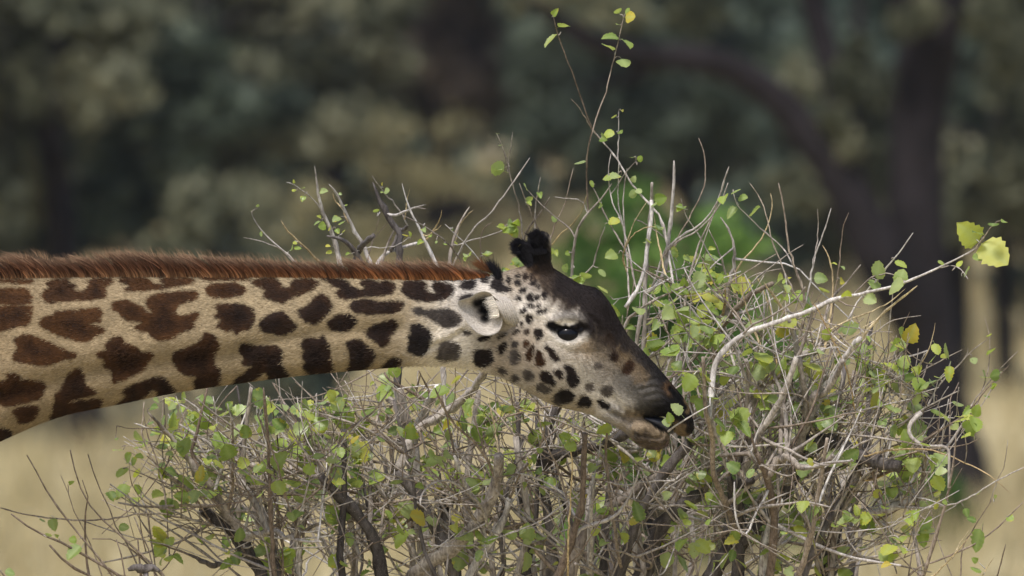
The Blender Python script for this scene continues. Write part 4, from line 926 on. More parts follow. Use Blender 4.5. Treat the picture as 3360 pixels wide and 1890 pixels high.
st('I', [(1120,620),(1060,670),(1030,700),(920,710),(830,660),(750,590)], 14, 24, .05, .15)
st('I', [(1580,690),(1550,690),(1480,690),(1380,650),(1260,590),(1130,520),(1050,500),(960,560),(870,640)], 42, 44, .25, .40, D_)
st('I', [(1700,915),(1660,925),(1560,960),(1450,1010),(1300,1010),(1200,1060),(1130,1120)], 26, 30, .35, .45)
st('I', [(1970,450),(1960,600),(1930,800),(1890,980),(1820,1200),(1760,1400),(1700,1560)], 4, 15, .05, .2, T_, True)
st('I', [(1725,325),(1640,400),(1630,450),(1700,540),(1800,570),(1920,540)], 18, 10, .2, .1)
st('I', [(1080,500),(1050,700),(1000,1000),(950,1250),(880,1449),(860,1560)], 11, 24, .0, .25, T_, True)
st('I', [(590,600),(650,720),(690,850),(720,1000),(700,1300),(690,1449)], 18, 32, .15, .35, T_, True)
st('I', [(1490,650),(1330,780),(1180,1000),(1130,1120),(1110,1449)], 8, 22, .3, .5, B_, True)
st('I', [(870,-60),(800,150),(740,280),(640,430),(580,540),(520,680)], 20, 22, .12, .28)
st('I', [(225,-60),(240,300),(290,480),(290,750),(360,900),(440,1100)], 13, 22, .02, .3, T_)
st('I', [(1180,980),(1150,1080),(1100,1250),(1080,1449)], 40, 60, .5, .55, D_, True)
st('I', [(760,930),(740,950),(650,1200),(640,1449)], 20, 30, .3, .4, B_, True)
st('G', [(1480,1040),(1400,1130),(1330,1260),(1230,1400),(1130,1600)], 16, 24, .15, .3)
st('G', [(990,890),(1030,1000),(1060,1150),(1100,1430)], 13, 22, .2, .3)
st('G', [(1240,1120),(1120,1130),(1000,1210),(950,1290),(850,1330),(760,1400)], 20, 28, .3, .35, B_)
st('G', [(890,675),(820,705),(740,750),(640,850),(600,900),(500,1020)], 16, 22, .2, .45, T_)
st('A', [(1090,560),(1150,480),(1190,400),(1210,300),(1235,100),(1250,-60)], 12, 12, .35, .35)
# upper shoots: tip first
for k, rows in dict(
 D=[([(0,800),(150,830),(300,880),(380,930),(520,1100)],4,7,.5,B_),([(70,560),(75,610),(100,650),(200,770),(330,890),(420,960),(560,1120)],4,9,.45,B_),([(350,640),(370,700),(500,830),(650,960),(760,1100)],6,14,.4,W_),
  ([(665,130),(675,210),(690,300),(700,440),(730,540),(790,660),(850,820),(890,970),(940,1200)],5,26,.55,B_),([(400,280),(480,300),(560,370),(700,465)],3,5,.5,B_),
  ([(800,300),(880,380),(930,510),(1000,660),(1060,780),(1110,840),(1180,1000)],6,22,.6,B_),([(835,385),(840,430),(870,470),(930,530)],5,9,.55,W_),([(1205,220),(1280,330),(1360,430),(1470,535)],5,8,.5,B_),
  ([(1485,290),(1530,470),(1580,580),(1650,720),(1720,870),(1780,990),(1850,1150)],4,20,.45,B_),([(1560,340),(1535,420),(1530,480)],3,6,.45,W_),([(1710,490),(1600,515),(1500,560),(1440,590)],4,14,.5,B_),([(1710,530),(1620,520),(1540,540)],3,6,.5,B_),
  ([(1490,590),(1700,690),(1900,840),(1960,900),(2060,1050)],5,10,.35,B_),([(1860,540),(1840,640),(1770,740)],3,9,.4,W_),([(1855,680),(1820,720),(1770,750)],2,6,.4,W_),([(2120,510),(2060,600),(2020,680),(1960,820),(1930,1000),(1930,1200)],5,20,.5,B_),([(2155,540),(2080,610),(2020,690)],4,9,.5,W_),
  ([(1890,675),(2000,780),(2140,920),(2200,990),(2300,1150)],5,9,.3,B_),([(2560,630),(2450,720),(2300,790),(2090,825)],4,6,.4,B_),([(2325,660),(2270,690),(2230,750),(2222,900),(2230,1000)],5,7,.25,T_),
  ([(780,785),(900,800),(960,830),(1000,870),(1060,930),(1100,1100)],10,30,.5,D_),([(1215,785),(1130,850),(1070,930)],18,26,.5,D_),([(1630,850),(1400,920),(1300,960),(1230,1100)],14,22,.7,B_),([(1410,730),(1350,870),(1300,980),(1280,1150)],10,18,.65,B_),
  ([(1540,805),(1480,860),(1300,910),(1180,870)],3,5,.45,B_),([(1540,690),(1510,720),(1480,720)],12,20,.6,D_),([(1280,560),(1250,700),(1210,830)],2,4,.5,T_),([(1350,660),(1280,740),(1200,850)],2,4,.5,T_)],
 E=[([(572,100),(600,220),(650,350),(700,470),(740,590),(800,770)],3,4.5,.4,T_),([(988,105),(960,240),(920,390),(880,560),(805,765)],3,4.5,.4,T_),([(677,588),(720,630),(760,700),(805,770)],2.5,4,.42,T_),
  ([(800,760),(850,830),(930,910),(965,970),(1020,1070),(1100,1170),(1220,1290),(1240,1400),(1270,1600)],4,8,.5,B_),([(805,768),(780,860),(770,950),(770,1100),(780,1250)],4,5.5,.4,T_),([(920,1090),(860,1180),(780,1260),(720,1340),(695,1449),(680,1600)],4,10,.4,B_),
  ([(960,655),(960,760),(955,930)],2.5,4.5,.48,B_),([(235,795),(270,870),(300,980),(330,1100),(370,1230),(390,1400),(400,1520)],3,6,.4,B_),([(330,785),(315,900),(302,1000)],2.5,3.5,.4,B_),([(432,938),(330,1090),(250,1200),(180,1290),(110,1340),(50,1430),(-20,1560)],4,6.5,.3,B_),
  ([(420,1130),(490,1210),(600,1300),(700,1380)],3,5.5,.45,B_),([(370,1090),(410,1200),(460,1310),(500,1400)],3,5,.5,T_),([(495,1055),(480,1130),(470,1190),(460,1300)],3,4.5,.5,B_),([(550,1170),(500,1260),(440,1330),(400,1400)],4,7,.5,B_),([(690,1000),(660,1130),(630,1250),(580,1330),(540,1480)],2.5,5,.5,T_),
  ([(580,1170),(700,1185),(745,1190),(762,1225)],2.5,3.5,.45,B_),([(770,1155),(740,1260),(680,1340),(590,1410)],2.5,4.5,.45,W_),([(1158,1085),(1155,1200),(1140,1350),(1130,1449),(1120,1600)],8,13,.35,B_),([(1288,955),(1290,1080),(1275,1250),(1250,1449),(1230,1640)],7.5,13,.35,B_),
  ([(1435,820),(1470,900),(1480,1080),(1420,1220),(1350,1340),(1300,1440),(1250,1560)],3,5.5,.45,T_),([(915,910),(895,1000),(900,1100),(930,1230),(975,1300),(1010,1449),(1040,1580)],3,5.5,.4,B_),([(962,960),(955,1100),(955,1230),(985,1320)],3,4.5,.45,B_),([(1010,1000),(990,1120),(985,1250),(1000,1449),(1010,1560)],3,6,.5,B_),
  ([(1062,960),(1010,1010),(965,1080)],2.5,3.5,.4,B_),([(1130,1195),(1060,1300),(1000,1449),(980,1540)],2.5,5,.35,W_),([(1170,1280),(1180,1360),(1200,1449),(1220,1560)],4,7,.3,W_),([(1190,1345),(1110,1350),(1050,1390),(1010,1440),(980,1530)],3,5,.25,W_),
  ([(1615,990),(1580,1090),(1550,1200),(1470,1320),(1310,1420),(1220,1500)],4,8,.3,B_),([(805,1110),(830,1150),(870,1260),(930,1370),(980,1449),(1030,1540)],3,6,.5,B_),([(880,1345),(840,1449),(820,1560)],3,5,.35,B_),([(1330,1180),(1360,1290),(1440,1400),(1500,1520)],3,5,.4,B_),([(1050,1300),(1120,1330),(1240,1410)],3,4,.4,B_)],
 G=[([(590,0),(530,170),(440,270),(350,350),(260,380),(160,470)],4,8,.3,B_),([(560,10),(500,200),(430,330),(390,430),(340,600),(300,780)],4,10,.35,B_),([(625,60),(650,170),(720,215),(790,290),(870,360),(980,450)],3,5.5,.2,B_),
  ([(735,0),(810,100),(850,220),(880,380),(930,500),(970,600),(1020,720),(1120,870)],3,7,.2,T_),([(928,0),(960,130),(980,300),(1000,460),(1060,620),(1100,740),(1112,810),(1095,950),(1060,1060)],5,12,.2,T_),([(875,70),(895,110),(880,220),(860,290),(800,400),(720,490),(650,560),(600,700)],4,8,.35,W_),
  ([(1095,415),(1000,470),(880,560),(780,640),(680,760)],3,6,.3,B_),([(960,575),(880,590),(760,610),(690,680),(620,800)],3,5,.4,B_),([(1190,175),(1200,300),(1180,455)],3,5,.3,B_),([(1282,170),(1240,320),(1180,460),(1150,590),(1120,780),(1100,900)],3.5,8,.3,B_),
  ([(1400,200),(1355,300),(1350,450),(1330,600),(1310,720),(1290,900)],3,5.5,.35,T_),([(1832,335),(1750,450),(1650,580),(1560,690),(1450,800)],4,7,.2,B_),([(1225,420),(1270,480),(1290,600),(1295,720),(1285,860),(1250,1000)],5,9,.25,W_),
  ([(2250,440),(2150,500),(2000,570),(1850,640),(1700,695),(1550,730),(1400,760),(1300,780),(1200,830),(1050,890),(900,940),(700,1010),(600,1080),(500,1200)],4,20,.1,B_),([(2440,255),(2400,250),(2340,310),(2290,390),(2250,440)],3,5,.05,T_),([(2200,645),(2150,570),(2080,545)],2,4,.1,B_),
  ([(1860,690),(1800,740),(1750,780),(1620,880),(1540,980),(1480,1045)],7,13,.1,W_),([(1780,710),(1680,800),(1560,860),(1400,920),(1300,970),(1150,1080)],4,9,.25,W_),([(1490,970),(1580,930),(1640,860)],3,6,.1,W_),([(1885,890),(1690,915),(1640,960),(1540,1030),(1440,1110)],3,6,.2,B_),([(1810,865),(1750,990),(1740,1130),(1700,1290)],3,5,.3,T_),
  ([(1150,800),(1180,810),(1240,950),(1320,1100),(1380,1230),(1420,1380)],6,6,.02,W_),([(2535,1130),(2440,1220),(2360,1310),(2290,1400),(2200,1520)],3,6,.2,B_),([(2310,900),(2350,1020),(2350,1150),(2330,1300),(2280,1420)],2.5,4.5,.3,T_),([(2330,1050),(2230,1120),(2130,1230),(2000,1330),(1880,1400),(1700,1520)],3,7,.3,B_),
  ([(1980,940),(1960,1080),(1900,1190),(1870,1240),(1800,1340)],3,6,.2,W_),([(2160,1120),(2060,1170),(1930,1240),(1800,1320),(1650,1420)],3,6,.35,B_),([(2200,1110),(2210,1150),(2100,1260),(1980,1380)],3,6,.3,B_),([(680,640),(700,800),(740,920),(760,970),(800,1080)],5,9,.25,W_),([(780,620),(830,720),(870,830),(890,900),(900,1020)],3,6,.3,W_),
  ([(830,665),(880,740),(920,790),(990,890)],5,13,.18,W_),([(870,700),(930,800),(990,890)],3,6,.18,W_),([(620,870),(700,980),(780,1080),(850,1160),(900,1280),(950,1430),(980,1560)],7,14,.15,B_),([(100,590),(160,590),(240,700),(330,820),(400,920),(500,1010),(600,1100)],5,10,.3,B_),
  ([(480,620),(330,680),(150,760),(0,840),(-100,930)],6,11,.25,B_),([(1170,820),(1120,1000),(1080,1130),(1010,1270),(970,1420),(950,1560)],9,16,.15,B_),([(460,310),(520,430),(560,560),(590,650),(580,800)],4,9,.4,B_),([(400,480),(500,680),(600,830),(660,880)],4,9,.2,T_),
  ([(540,230),(610,330),(640,460),(630,560),(600,700),(570,950),(545,1040),(520,1200)],4,24,.35,B_),([(570,690),(575,800),(530,980)],5,14,.3,W_),([(1420,760),(1560,620),(1690,600)],5,4,.2,B_),([(1480,550),(1380,680),(1260,800)],5,10,.3,B_),
  ([(150,1140),(300,1135),(500,1145),(700,1150)],4,6,.05,B_),([(130,1265),(300,1262),(560,1290)],4,5,.05,B_),([(1540,1030),(1500,1180),(1520,1330),(1480,1450)],3,4,.2,T_),([(1700,700),(1680,900),(1660,1100),(1600,1300)],3,6,.35,B_)],
 F=[([(0,785),(150,830),(350,860),(560,875),(800,865),(1000,820),(1150,830),(1400,880),(1500,900)],5,9,.3,T_),([(820,205),(930,235),(1100,220),(1190,270)],2.5,5,.3,T_),([(815,285),(818,240),(820,205)],2,3,.3,T_),([(945,190),(1050,230),(1190,265),(1260,340)],5,11,.3,B_),
  ([(1015,40),(1010,140),(990,280),(1060,430),(1130,520)],6,9,.3,T_),([(910,480),(915,600),(960,690),(1030,760),(1150,800),(1300,795),(1480,770),(1740,740),(1780,700)],3,6,.15,T_),([(1010,700),(1100,770),(1200,800),(1330,860)],6,9,.2,B_),([(2576,140),(2400,330),(2340,440),(2300,560),(2280,640)],5,7,.2,B_),
  ([(2230,40),(2130,200),(2080,320),(2000,390),(1900,420),(1750,440)],3,7,.4,B_),([(2500,150),(2390,140),(2200,190),(2080,300)],2.5,4,.3,B_),([(1180,830),(1180,1000),(1190,1060)],4,4,.3,T_),([(1480,860),(1350,950),(1260,1030),(1180,1200),(1100,1267)],4,6,.25,T_),([(2180,10),(2050,20),(1880,30)],3,6,.6,B_),
  ([(1500,0),(1530,150),(1530,250),(1450,420)],4,7,.45,B_),([(1150,0),(1170,250),(1130,420),(1200,560)],4,6,.4,B_),([(1240,0),(1310,200),(1440,400),(1560,560)],4,7,.5,B_),([(2230,-20),(2225,250),(2200,500),(2180,760)],7,9,.55,B_),([(1810,120),(1960,500),(2010,700),(2110,1000)],6,9,.2,T_),([(2000,300),(1990,500),(1960,700),(1920,860)],6,12,.6,B_),([(2120,180),(2180,350),(2240,500),(2330,700)],6,9,.5,B_)],
 H=[([(1630,170),(1650,300),(1672,500),(1655,750),(1640,1000),(1640,1240),(1640,1400)],5,10,.0,W_),([(2140,520),(2120,600),(2070,720),(2000,830),(1900,890),(1720,920)],6,14,.1,B_),([(1820,560),(1800,850),(1800,1200),(1810,1400)],12,16,.3,B_),([(2150,375),(2020,400),(1930,385),(1860,470),(1800,600)],16,18,.5,B_),
  ([(600,770),(590,740),(605,690),(660,620),(740,590),(830,600),(900,660),(1000,740),(1040,790)],6,11,.1,B_),([(620,470),(740,590),(850,690),(960,830)],6,10,.15,B_),([(840,420),(880,560),(940,660),(1020,790)],10,16,.3,B_),([(165,-20),(200,120),(290,230),(400,340),(500,420),(620,470)],4,7,.1,T_),([(380,-40),(280,110),(170,180),(80,240),(30,330),(-20,480)],7,9,.1,B_),
  ([(1010,765),(800,760),(600,730),(400,650),(200,560),(0,480),(-150,430)],4,7,.12,B_),([(700,-60),(780,120),(860,220),(980,320),(1060,420),(1120,560)],7,12,.2,T_),([(740,-20),(790,150),(820,330),(850,440)],6,9,.3,T_),([(330,0),(290,200),(250,400)],10,12,.8,B_),([(1075,0),(1120,200),(1150,350)],6,8,.3,W_),
  ([(1420,0),(1440,200),(1480,330),(1560,470),(1600,600),(1640,760)],5,9,.15,T_),([(1480,120),(1470,280),(1420,420),(1300,540)],6,9,.2,T_),([(1150,610),(1300,650),(1450,620),(1600,680)],5,8,.3,B_),([(1270,540),(1380,560),(1500,620),(1620,680)],5,8,.2,B_),([(1900,600),(2030,630),(2200,600),(2350,590)],4,7,.2,B_),([(1920,220),(1900,400),(1950,800),(2000,1150)],10,12,.2,T_),
  ([(2500,520),(2350,600),(2250,700)],5,9,.25,B_),([(2160,520),(2260,720),(2400,880),(2500,1000)],7,10,.1,B_),([(1870,1075),(2000,1090),(2150,1140),(2240,1190)],7,10,.2,B_),([(1690,1180),(1780,1210),(1900,1267)],10,12,.2,B_),([(1200,970),(1400,910),(1560,800),(1650,720)],4,7,.15,B_),([(0,1240),(200,1100),(330,960),(420,800)],5,8,.4,T_),
  ([(100,60),(250,0),(330,-40)],3,4,.3,B_),([(0,780),(250,700),(450,580),(640,540)],4,7,.25,B_),([(180,1150),(120,980),(100,800)],10,18,.5,B_),([(640,1050),(820,1060),(1000,1050)],4,6,.15,B_)],
 I=[([(2436,700),(2250,790),(2100,890),(1950,960),(1800,975),(1650,980)],4,9,.1,B_),([(2435,935),(2330,1040),(2240,1130),(2100,1230),(1900,1320),(1690,1390),(1600,1500)],4,9,.1,T_),([(1765,600),(1760,640),(1745,760),(1720,900)],11,13,.3,B_),([(1735,630),(1650,680),(1540,720),(1450,760)],5,11,.25,W_),
  ([(2340,880),(2250,790),(2130,710),(1950,630),(1810,580),(1600,570),(1400,600)],4,8,.05,W_),([(2325,510),(2310,640),(2290,720),(2250,790)],2,3.5,.08,B_),([(2310,1230),(2280,1350),(2250,1449),(2230,1560)],5,6,.1,T_),([(2225,915),(2150,1020),(2080,1130),(2010,1250),(2000,1449)],3,6,.2,T_),([(2060,1130),(1990,1230),(1960,1300)],3,6,.15,W_),
  ([(2230,1320),(2180,1390),(2140,1460)],3,5,.1,W_),([(2060,1180),(1940,1320),(1830,1430)],4,7,.05,W_),([(1800,860),(1760,740),(1690,620)],3,5,.2,T_),([(0,40),(300,40),(500,80),(650,180),(760,230),(950,330)],6,12,.1,B_),([(300,550),(500,560),(720,545)],6,8,.1,B_),([(340,620),(480,610),(560,600)],12,16,.2,B_),
  ([(520,-40),(540,40),(530,250),(500,390)],14,16,.2,B_),([(440,800),(440,1000),(480,1170),(520,1190),(560,1080),(620,950)],8,8,.05,B_),([(920,1020),(980,1160),(1000,1290),(1040,1380)],7,9,.1,B_),([(1450,480),(1300,540),(1180,600),(1060,680)],6,12,.15,B_),([(610,690),(850,680),(1050,690)],5,6,.1,B_),([(1620,610),(1500,640),(1330,760),(1230,880)],6,10,.2,B_),
  ([(960,720),(1030,880),(1130,1000)],10,16,.3,B_),([(1650,230),(1400,290),(1200,330),(1010,360)],5,9,.2,B_),([(1850,150),(1650,210),(1480,180)],4,7,.2,B_),([(1990,170),(1750,290),(1560,420),(1400,540)],5,10,.25,B_),([(1590,20),(1480,130),(1300,230),(1100,340)],6,12,.3,B_),([(2330,0),(2160,180),(2060,310),(1900,420),(1750,510)],4,8,.2,T_),
  ([(2140,500),(2000,560),(1850,560),(1700,590)],3,7,.15,T_),([(1950,480),(1700,500),(1500,560)],4,8,.3,T_),([(1280,1240),(1400,1200),(1560,1160)],4,6,.3,B_),([(1720,1260),(1500,1300),(1300,1330),(1170,1380)],5,12,.2,B_),([(1700,1000),(1560,1060),(1400,1240),(1200,1300)],4,8,.3,B_)]).items():
    for pts, r0, r1, y, m in rows: st(k, pts, r0, r1, y + rng.uniform(-.06, .10), y + .12, m)

shrub = tag(empty('browsed_shrub', P(1900, HV + CH / S, .75)), 'wide tangled grey shrub with light green leaves that the giraffe is eating', 'shrub')
lowshrub = tag(empty('bare_shrub', P(820, HV + CH / S, .15)), 'low shrub of bare upright brown shoots below the giraffe neck', 'shrub')
SAMP = []          # attach samples: (pos, radius)
BR = []            # (pts3, radii, mat, px_len)
def register(pts, rad, m, sides, rough, who):
    BR.append((pts, rad, m, sides, rough, who))
    SAMP.append(np.c_[pts, rad, np.full(len(pts), len(BR) - 1)])
GND = lambda x, y: np.array([x, y, -.05])
thick = [s for s in ST if s[6]]; thin = [s for s in ST if not s[6]]
thin.sort(key=lambda s: -s[2])
def jitter(p, amt):
    n = len(p); q = np.linspace(0, 1, n); w = np.sin(q * math.pi)
    return p + (rng.normal(0, amt, (n, 3)) * w[:, None])
def build_hand(s, ground):
    px, r0, r1, y0, y1, m, low = s
    q = np.linspace(0, 1, len(px)); yy = y0 + (y1 - y0) * q
    p = np.array([P(a, b, c) for (a, b), c in zip(px, yy)]); rr = (r0 + (r1 - r0) * q) * S
    if ground:
        e = p[-1]; gx = .20 + (e[0] - .20) * .55 + rng.normal(0, .12); gy = .75 + (e[1] - .75) * .5 + rng.normal(0, .12)
        g = GND(gx, gy)
        for f in (.3, .65, 1.0):
            p = np.vstack([p, e + (g - e) * f + (rng.normal(0, .05, 3) * (f < 1))]); rr = np.r_[rr, rr[-1] * 1.08 if f < 1 else rr[-1] * 1.15]
    else:
        e = p[-1]; allS = np.vstack(SAMP); tn = px[-1] - px[-2]; tn = tn / max(np.hypot(*tn), 1e-6); dpx = PX(allS[:, :3]) - (PX(e) + tn * 45) + np.array([0, 35])
        d = np.abs(dpx[:, 0]) * 1.8 + np.where(dpx[:, 1] > 35, (dpx[:, 1] - 35) * .3, (35 - dpx[:, 1]) * .9) + np.abs(allS[:, 1] - e[1]) * 160 + np.where(dpx[:, 1] < -15, 400, 0) + np.where(allS[:, 3] < rr[-1] * .75, 150, 0)
        j = int(np.argmin(d)); tgt = allS[j, :3]
        # slide the base's depth towards what it grows from, then run into it
        dy = (tgt[1] - e[1]); w = q ** 2
        p = np.array([P(a, b, c) for (a, b), c in zip(px, yy + dy * .6 * w)]); e = p[-1]
        mid = (e + tgt) / 2 + np.array([0, 0, -.02]) * rng.uniform(0, 1)
        p = np.vstack([p, mid, tgt]); rr = np.r_[rr, rr[-1], rr[-1]]
    L = np.linalg.norm(np.diff(p, axis=0), axis=1).sum(); n = int(np.clip(L / .018, 12, 80))
    a = polyres(np.c_[p, rr], n); rad = np.maximum(a[:, 3], .0011)
    tk = rad.max() > .009
    pts = jitter(a[:, :3], .0010 if not tk else .003)
    if m is W_: rad = rad * np.interp(np.linspace(0, 1, n), [0, .06, 1], [.25, .8, 1])
    elif rad[0] < .0035: rad[0] *= .5
    nod = rng.uniform(0, 1, n) < .14; rad = rad * np.where(nod, rng.uniform(1.12, 1.4, n), 1)
    if m is D_:
        rad = rad * (1 + .16 * np.interp(np.arange(n), np.arange(0, n + 4, 4), rng.normal(0, 1, len(np.arange(0, n + 4, 4)))).clip(-1.3, 1.8))
    register(pts, rad, m, 12 if rad.max() > .014 else (8 if rad.max() > .006 else 6), .17 if m is D_ else (.07 if tk else .05), shrub)
for s in thick: build_hand(s, True)
for s in thin: build_hand(s, False)
N_HAND = len(BR)
# extra stems from the stool that fill the middle, then side twigs
ENV = np.array([(250,1960),(330,1650),(390,1430),(480,1310),(900,1225),(1500,1180),(1900,1100),(2010,960),(2150,860),(2420,860),(2700,950),(2950,1060),(3120,1180),(3200,1350),(3150,1600),(3080,1960)], float)
for i in range(46):
    u = rng.uniform(750, 3000); v = rng.uniform(1180 if u < 1900 else 1000, 1650); y = rng.uniform(.35, 1.35)
    tip = P(u, v, y)
    if not inside(np.array([[u, v]]), ENV)[0]: continue
    gx = .25 + (tip[0] - .25) * .45 + rng.normal(0, .15); gy = .8 + (y - .8) * .4; g = GND(gx, gy)
    p = [tip]; 
    for f in (.22, .45, .7, 1): p.append(tip + (g - tip) * f + np.array([(1 - f) * rng.normal(0, .09), rng.normal(0, .05), 0]) * (f < 1))
    r1 = rng.uniform(.008, .022); a = catmull(np.c_[np.array(p), np.linspace(r1 * .35, r1, 5)], 44); qq = np.linspace(0, 1, 44); ph = rng.uniform(0, 6.28, 4); wv = np.sin(qq * math.pi) ** .6
    a[:, 0] += wv * (.035 * np.sin(qq * 17 + ph[0]) + .018 * np.sin(qq * 37 + ph[1])); a[:, 1] += wv * (.03 * np.sin(qq * 15 + ph[2]) + .015 * np.sin(qq * 33 + ph[3]))
    register(jitter(a[:, :3], .006), a[:, 3] * rng.uniform(.92, 1.15, 44), BARK if rng.uniform() < .55 else BARK_D, 9, .08, shrub)
base_samples = np.vstack(SAMP)
giraffe_poly = np.array([(-100, 800), (1500, 830), (1700, 730), (1850, 730), (2000, 930), (2120, 1140), (2290, 1360), (2290, 1445), (2190, 1490), (2080, 1470), (1850, 1360), (1600, 1250), (1400, 1225), (700, 1290), (-100, 1480)], float)
TW = []
def grow_twig(p0, r0, gen):
    L = rng.uniform(.12, .55) if gen == 0 else rng.uniform(.06, .25)
    out = np.array([p0[0] - .3, 0, 0]); out /= max(1.0, abs(out[0]))
    d = np.array([rng.normal(0, .75), rng.normal(0, .45), rng.normal(.55, .6)]) + out * .55
    d /= np.linalg.norm(d); n = 6; p = [np.array(p0)]
    for k in range(n):
        d = d + rng.normal(0, .07, 3) + (rng.normal(0, .3, 3) if rng.uniform() < .18 else 0) + np.array([0, 0, .04]); d /= np.linalg.norm(d); p.append(p[-1] + d * L / n)
    p = np.array(p); px = PX(p)
    if not inside(px[-1:], ENV)[0] or not inside(px[3:4], ENV)[0]: return None
    if p0[1] < .28 and rng.uniform() < .7: return None
    if PX(p0)[0] < 2350 and p[:, 1].min() < .40 and rng.uniform() < .6: return None
    if PX(p0)[0] > 2450 and rng.uniform() < .12: return None
    if p[:, 1].min() < .19 and inside(px, giraffe_poly).any(): return None
    if p[:, 1].min() < -.35 or p[:, 1].max() > 1.7 or px[-1, 1] > 1960: return None
    r = min(r0 * .7, rng.uniform(.0016, .0042) if rng.uniform() < .75 else rng.uniform(.004, .007)); r = max(r, .0014)
    a = catmull(np.c_[p, np.linspace(r, max(.0009, r * .4), n + 1)], 12)
    rad = a[:, 3] * np.where(rng.uniform(0, 1, 12) < .2, 1.3, 1)
    return a[:, :3], rad
pool = base_samples[(PX(base_samples[:, :3])[:, 1] < 2000)]
tries = 0; gen1 = []
while len(TW) < 1050 and tries < 14000:
    tries += 1
    s = pool[rng.integers(len(pool))]
    if s[3] < .0016: continue
    g = grow_twig(s[:3], s[3], 0)
    if g is not None: TW.append(g)
n0 = len(TW)
while len(TW) < n0 + 850 and tries < 30000:
    tries += 1
    t = TW[rng.integers(n0)]; j = rng.integers(3, 11); g = grow_twig(t[0][j], t[1][j], 1)
    if g is not None: TW.append(g)
# emit branches
for i, (pts, rad, m, sides, rough, who) in enumerate(BR):
    v, f = tube(pts, rad, sides, rough)
    b = MB(); b.add(v, f, 0.0)
    nm = 'stem' if rad.max() > .012 else 'branch'
    link(nm, b.mesh(nm), m, who)
order = sorted(range(len(TW)), key=lambda i: -(np.linalg.norm(TW[i][0][-1] - TW[i][0][0]) * TW[i][1][0] * (1.6 - TW[i][0][:, 1].mean())))
mats3 = [BARK, BARK, TWIG_B, BARK]
rest_b = {0: MB(), 1: MB()}
for q, i in enumerate(order):
    v, f = tube(TW[i][0], TW[i][1], 5, .05)
    if q < 290:
        b = MB(); b.add(v, f, 0.0); link('twig', b.mesh('twig'), mats3[q % 4], shrub)
    else: rest_b[q % 2].add(v, f, rng.uniform())
for k in (0, 1):
    o = link('fine_twigs', rest_b[k].mesh('fine_twigs'), (BARK, TWIG_B)[k], shrub); o['kind'] = 'stuff'
# bare shrub on the left
low = []
def lowst(pts, r0, r1, y): 
    px = cr('F', pts); p = np.array([P(a, b, y + .02 * i) for i, (a, b) in enumerate(px)]); e = p[-1]; g = np.array([P(820, 1900, .15)[0] + rng.normal(0, .12), .15 + rng.normal(0, .08), -.04])
    rr = np.linspace(r0, r1, len(p)) / 2.1467 * S
    p = np.vstack([p, e + (g - e) * .4 + rng.normal(0, .03, 3), e + (g - e) * .75, g]); rr = np.r_[rr, rr[-1] * 1.15, rr[-1] * 1.4, rr[-1] * 1.6]
    a = catmull(np.c_[p, rr], 46); rad = np.maximum(a[:, 3], .0011) * np.where(rng.uniform(0, 1, 46) < .18, 1.35, 1); pts3 = jitter(a[:, :3], .002)
    v, f = tube(pts3, rad, 7, .05); b = MB(); b.add(v, f, 0.); link('branch', b.mesh('branch'), TWIG_B, lowshrub); low.append(pts3)
for pts, r0, r1, y in (([(190,415),(240,500),(330,670),(440,830),(560,980),(680,1120),(800,1267)],4,9,.02),([(495,380),(530,530),(600,720),(700,850),(850,980),(1000,1120),(1080,1190)],4,9,.05),([(620,410),(660,540),(720,690),(790,830),(830,950),(870,1000),(1000,1267)],4,6,.12),
    ([(430,560),(480,680),(530,830),(600,960),(640,1050),(720,1267)],3,5,.1),([(80,830),(200,920),(330,990),(450,1040),(560,1100),(700,1180),(850,1267)],6,11,0),([(350,1050),(430,1140),(520,1210),(640,1267)],8,9,.1),([(580,590),(620,700),(610,760)],3,5,.06),
    ([(650,1005),(800,1010),(900,1060),(1000,1140)],3,6,.1),([(820,1010),(850,1100),(880,1267)],4,6,.1),([(970,1000),(980,1120),(990,1267)],5,8,.15),([(945,850),(990,960),(1060,1110),(1090,1267)],4,6,.15),([(0,1230),(60,1300)],5,7,.05)): lowst(pts, r0, r1, y)
b = MB(); v, f = tube(catmull([P(430 + q[0], 1860 + q[1], .15) for q in ((-10, 10), (10, 2), (40, 6), (75, 4), (95, 16))], 16), np.interp(np.arange(16), [0, 3, 6, 9, 12, 15], [.004, .010, .013, .011, .009, .004]), 12, .12); b.add(v, f, .3)
link('stem', b.mesh('stem'), BARK_D, lowshrub)
v, f = tube(catmull([P(60, 1375, .1), P(95, 1400, .1), P(135, 1430, .1)][:0] + [np.array(low[5][20]), P(478, 1866, .15)], 10), np.full(10, .007), 7, .1); b = MB(); b.add(v, f, .1); link('branch', b.mesh('branch'), BARK_D, lowshrub)
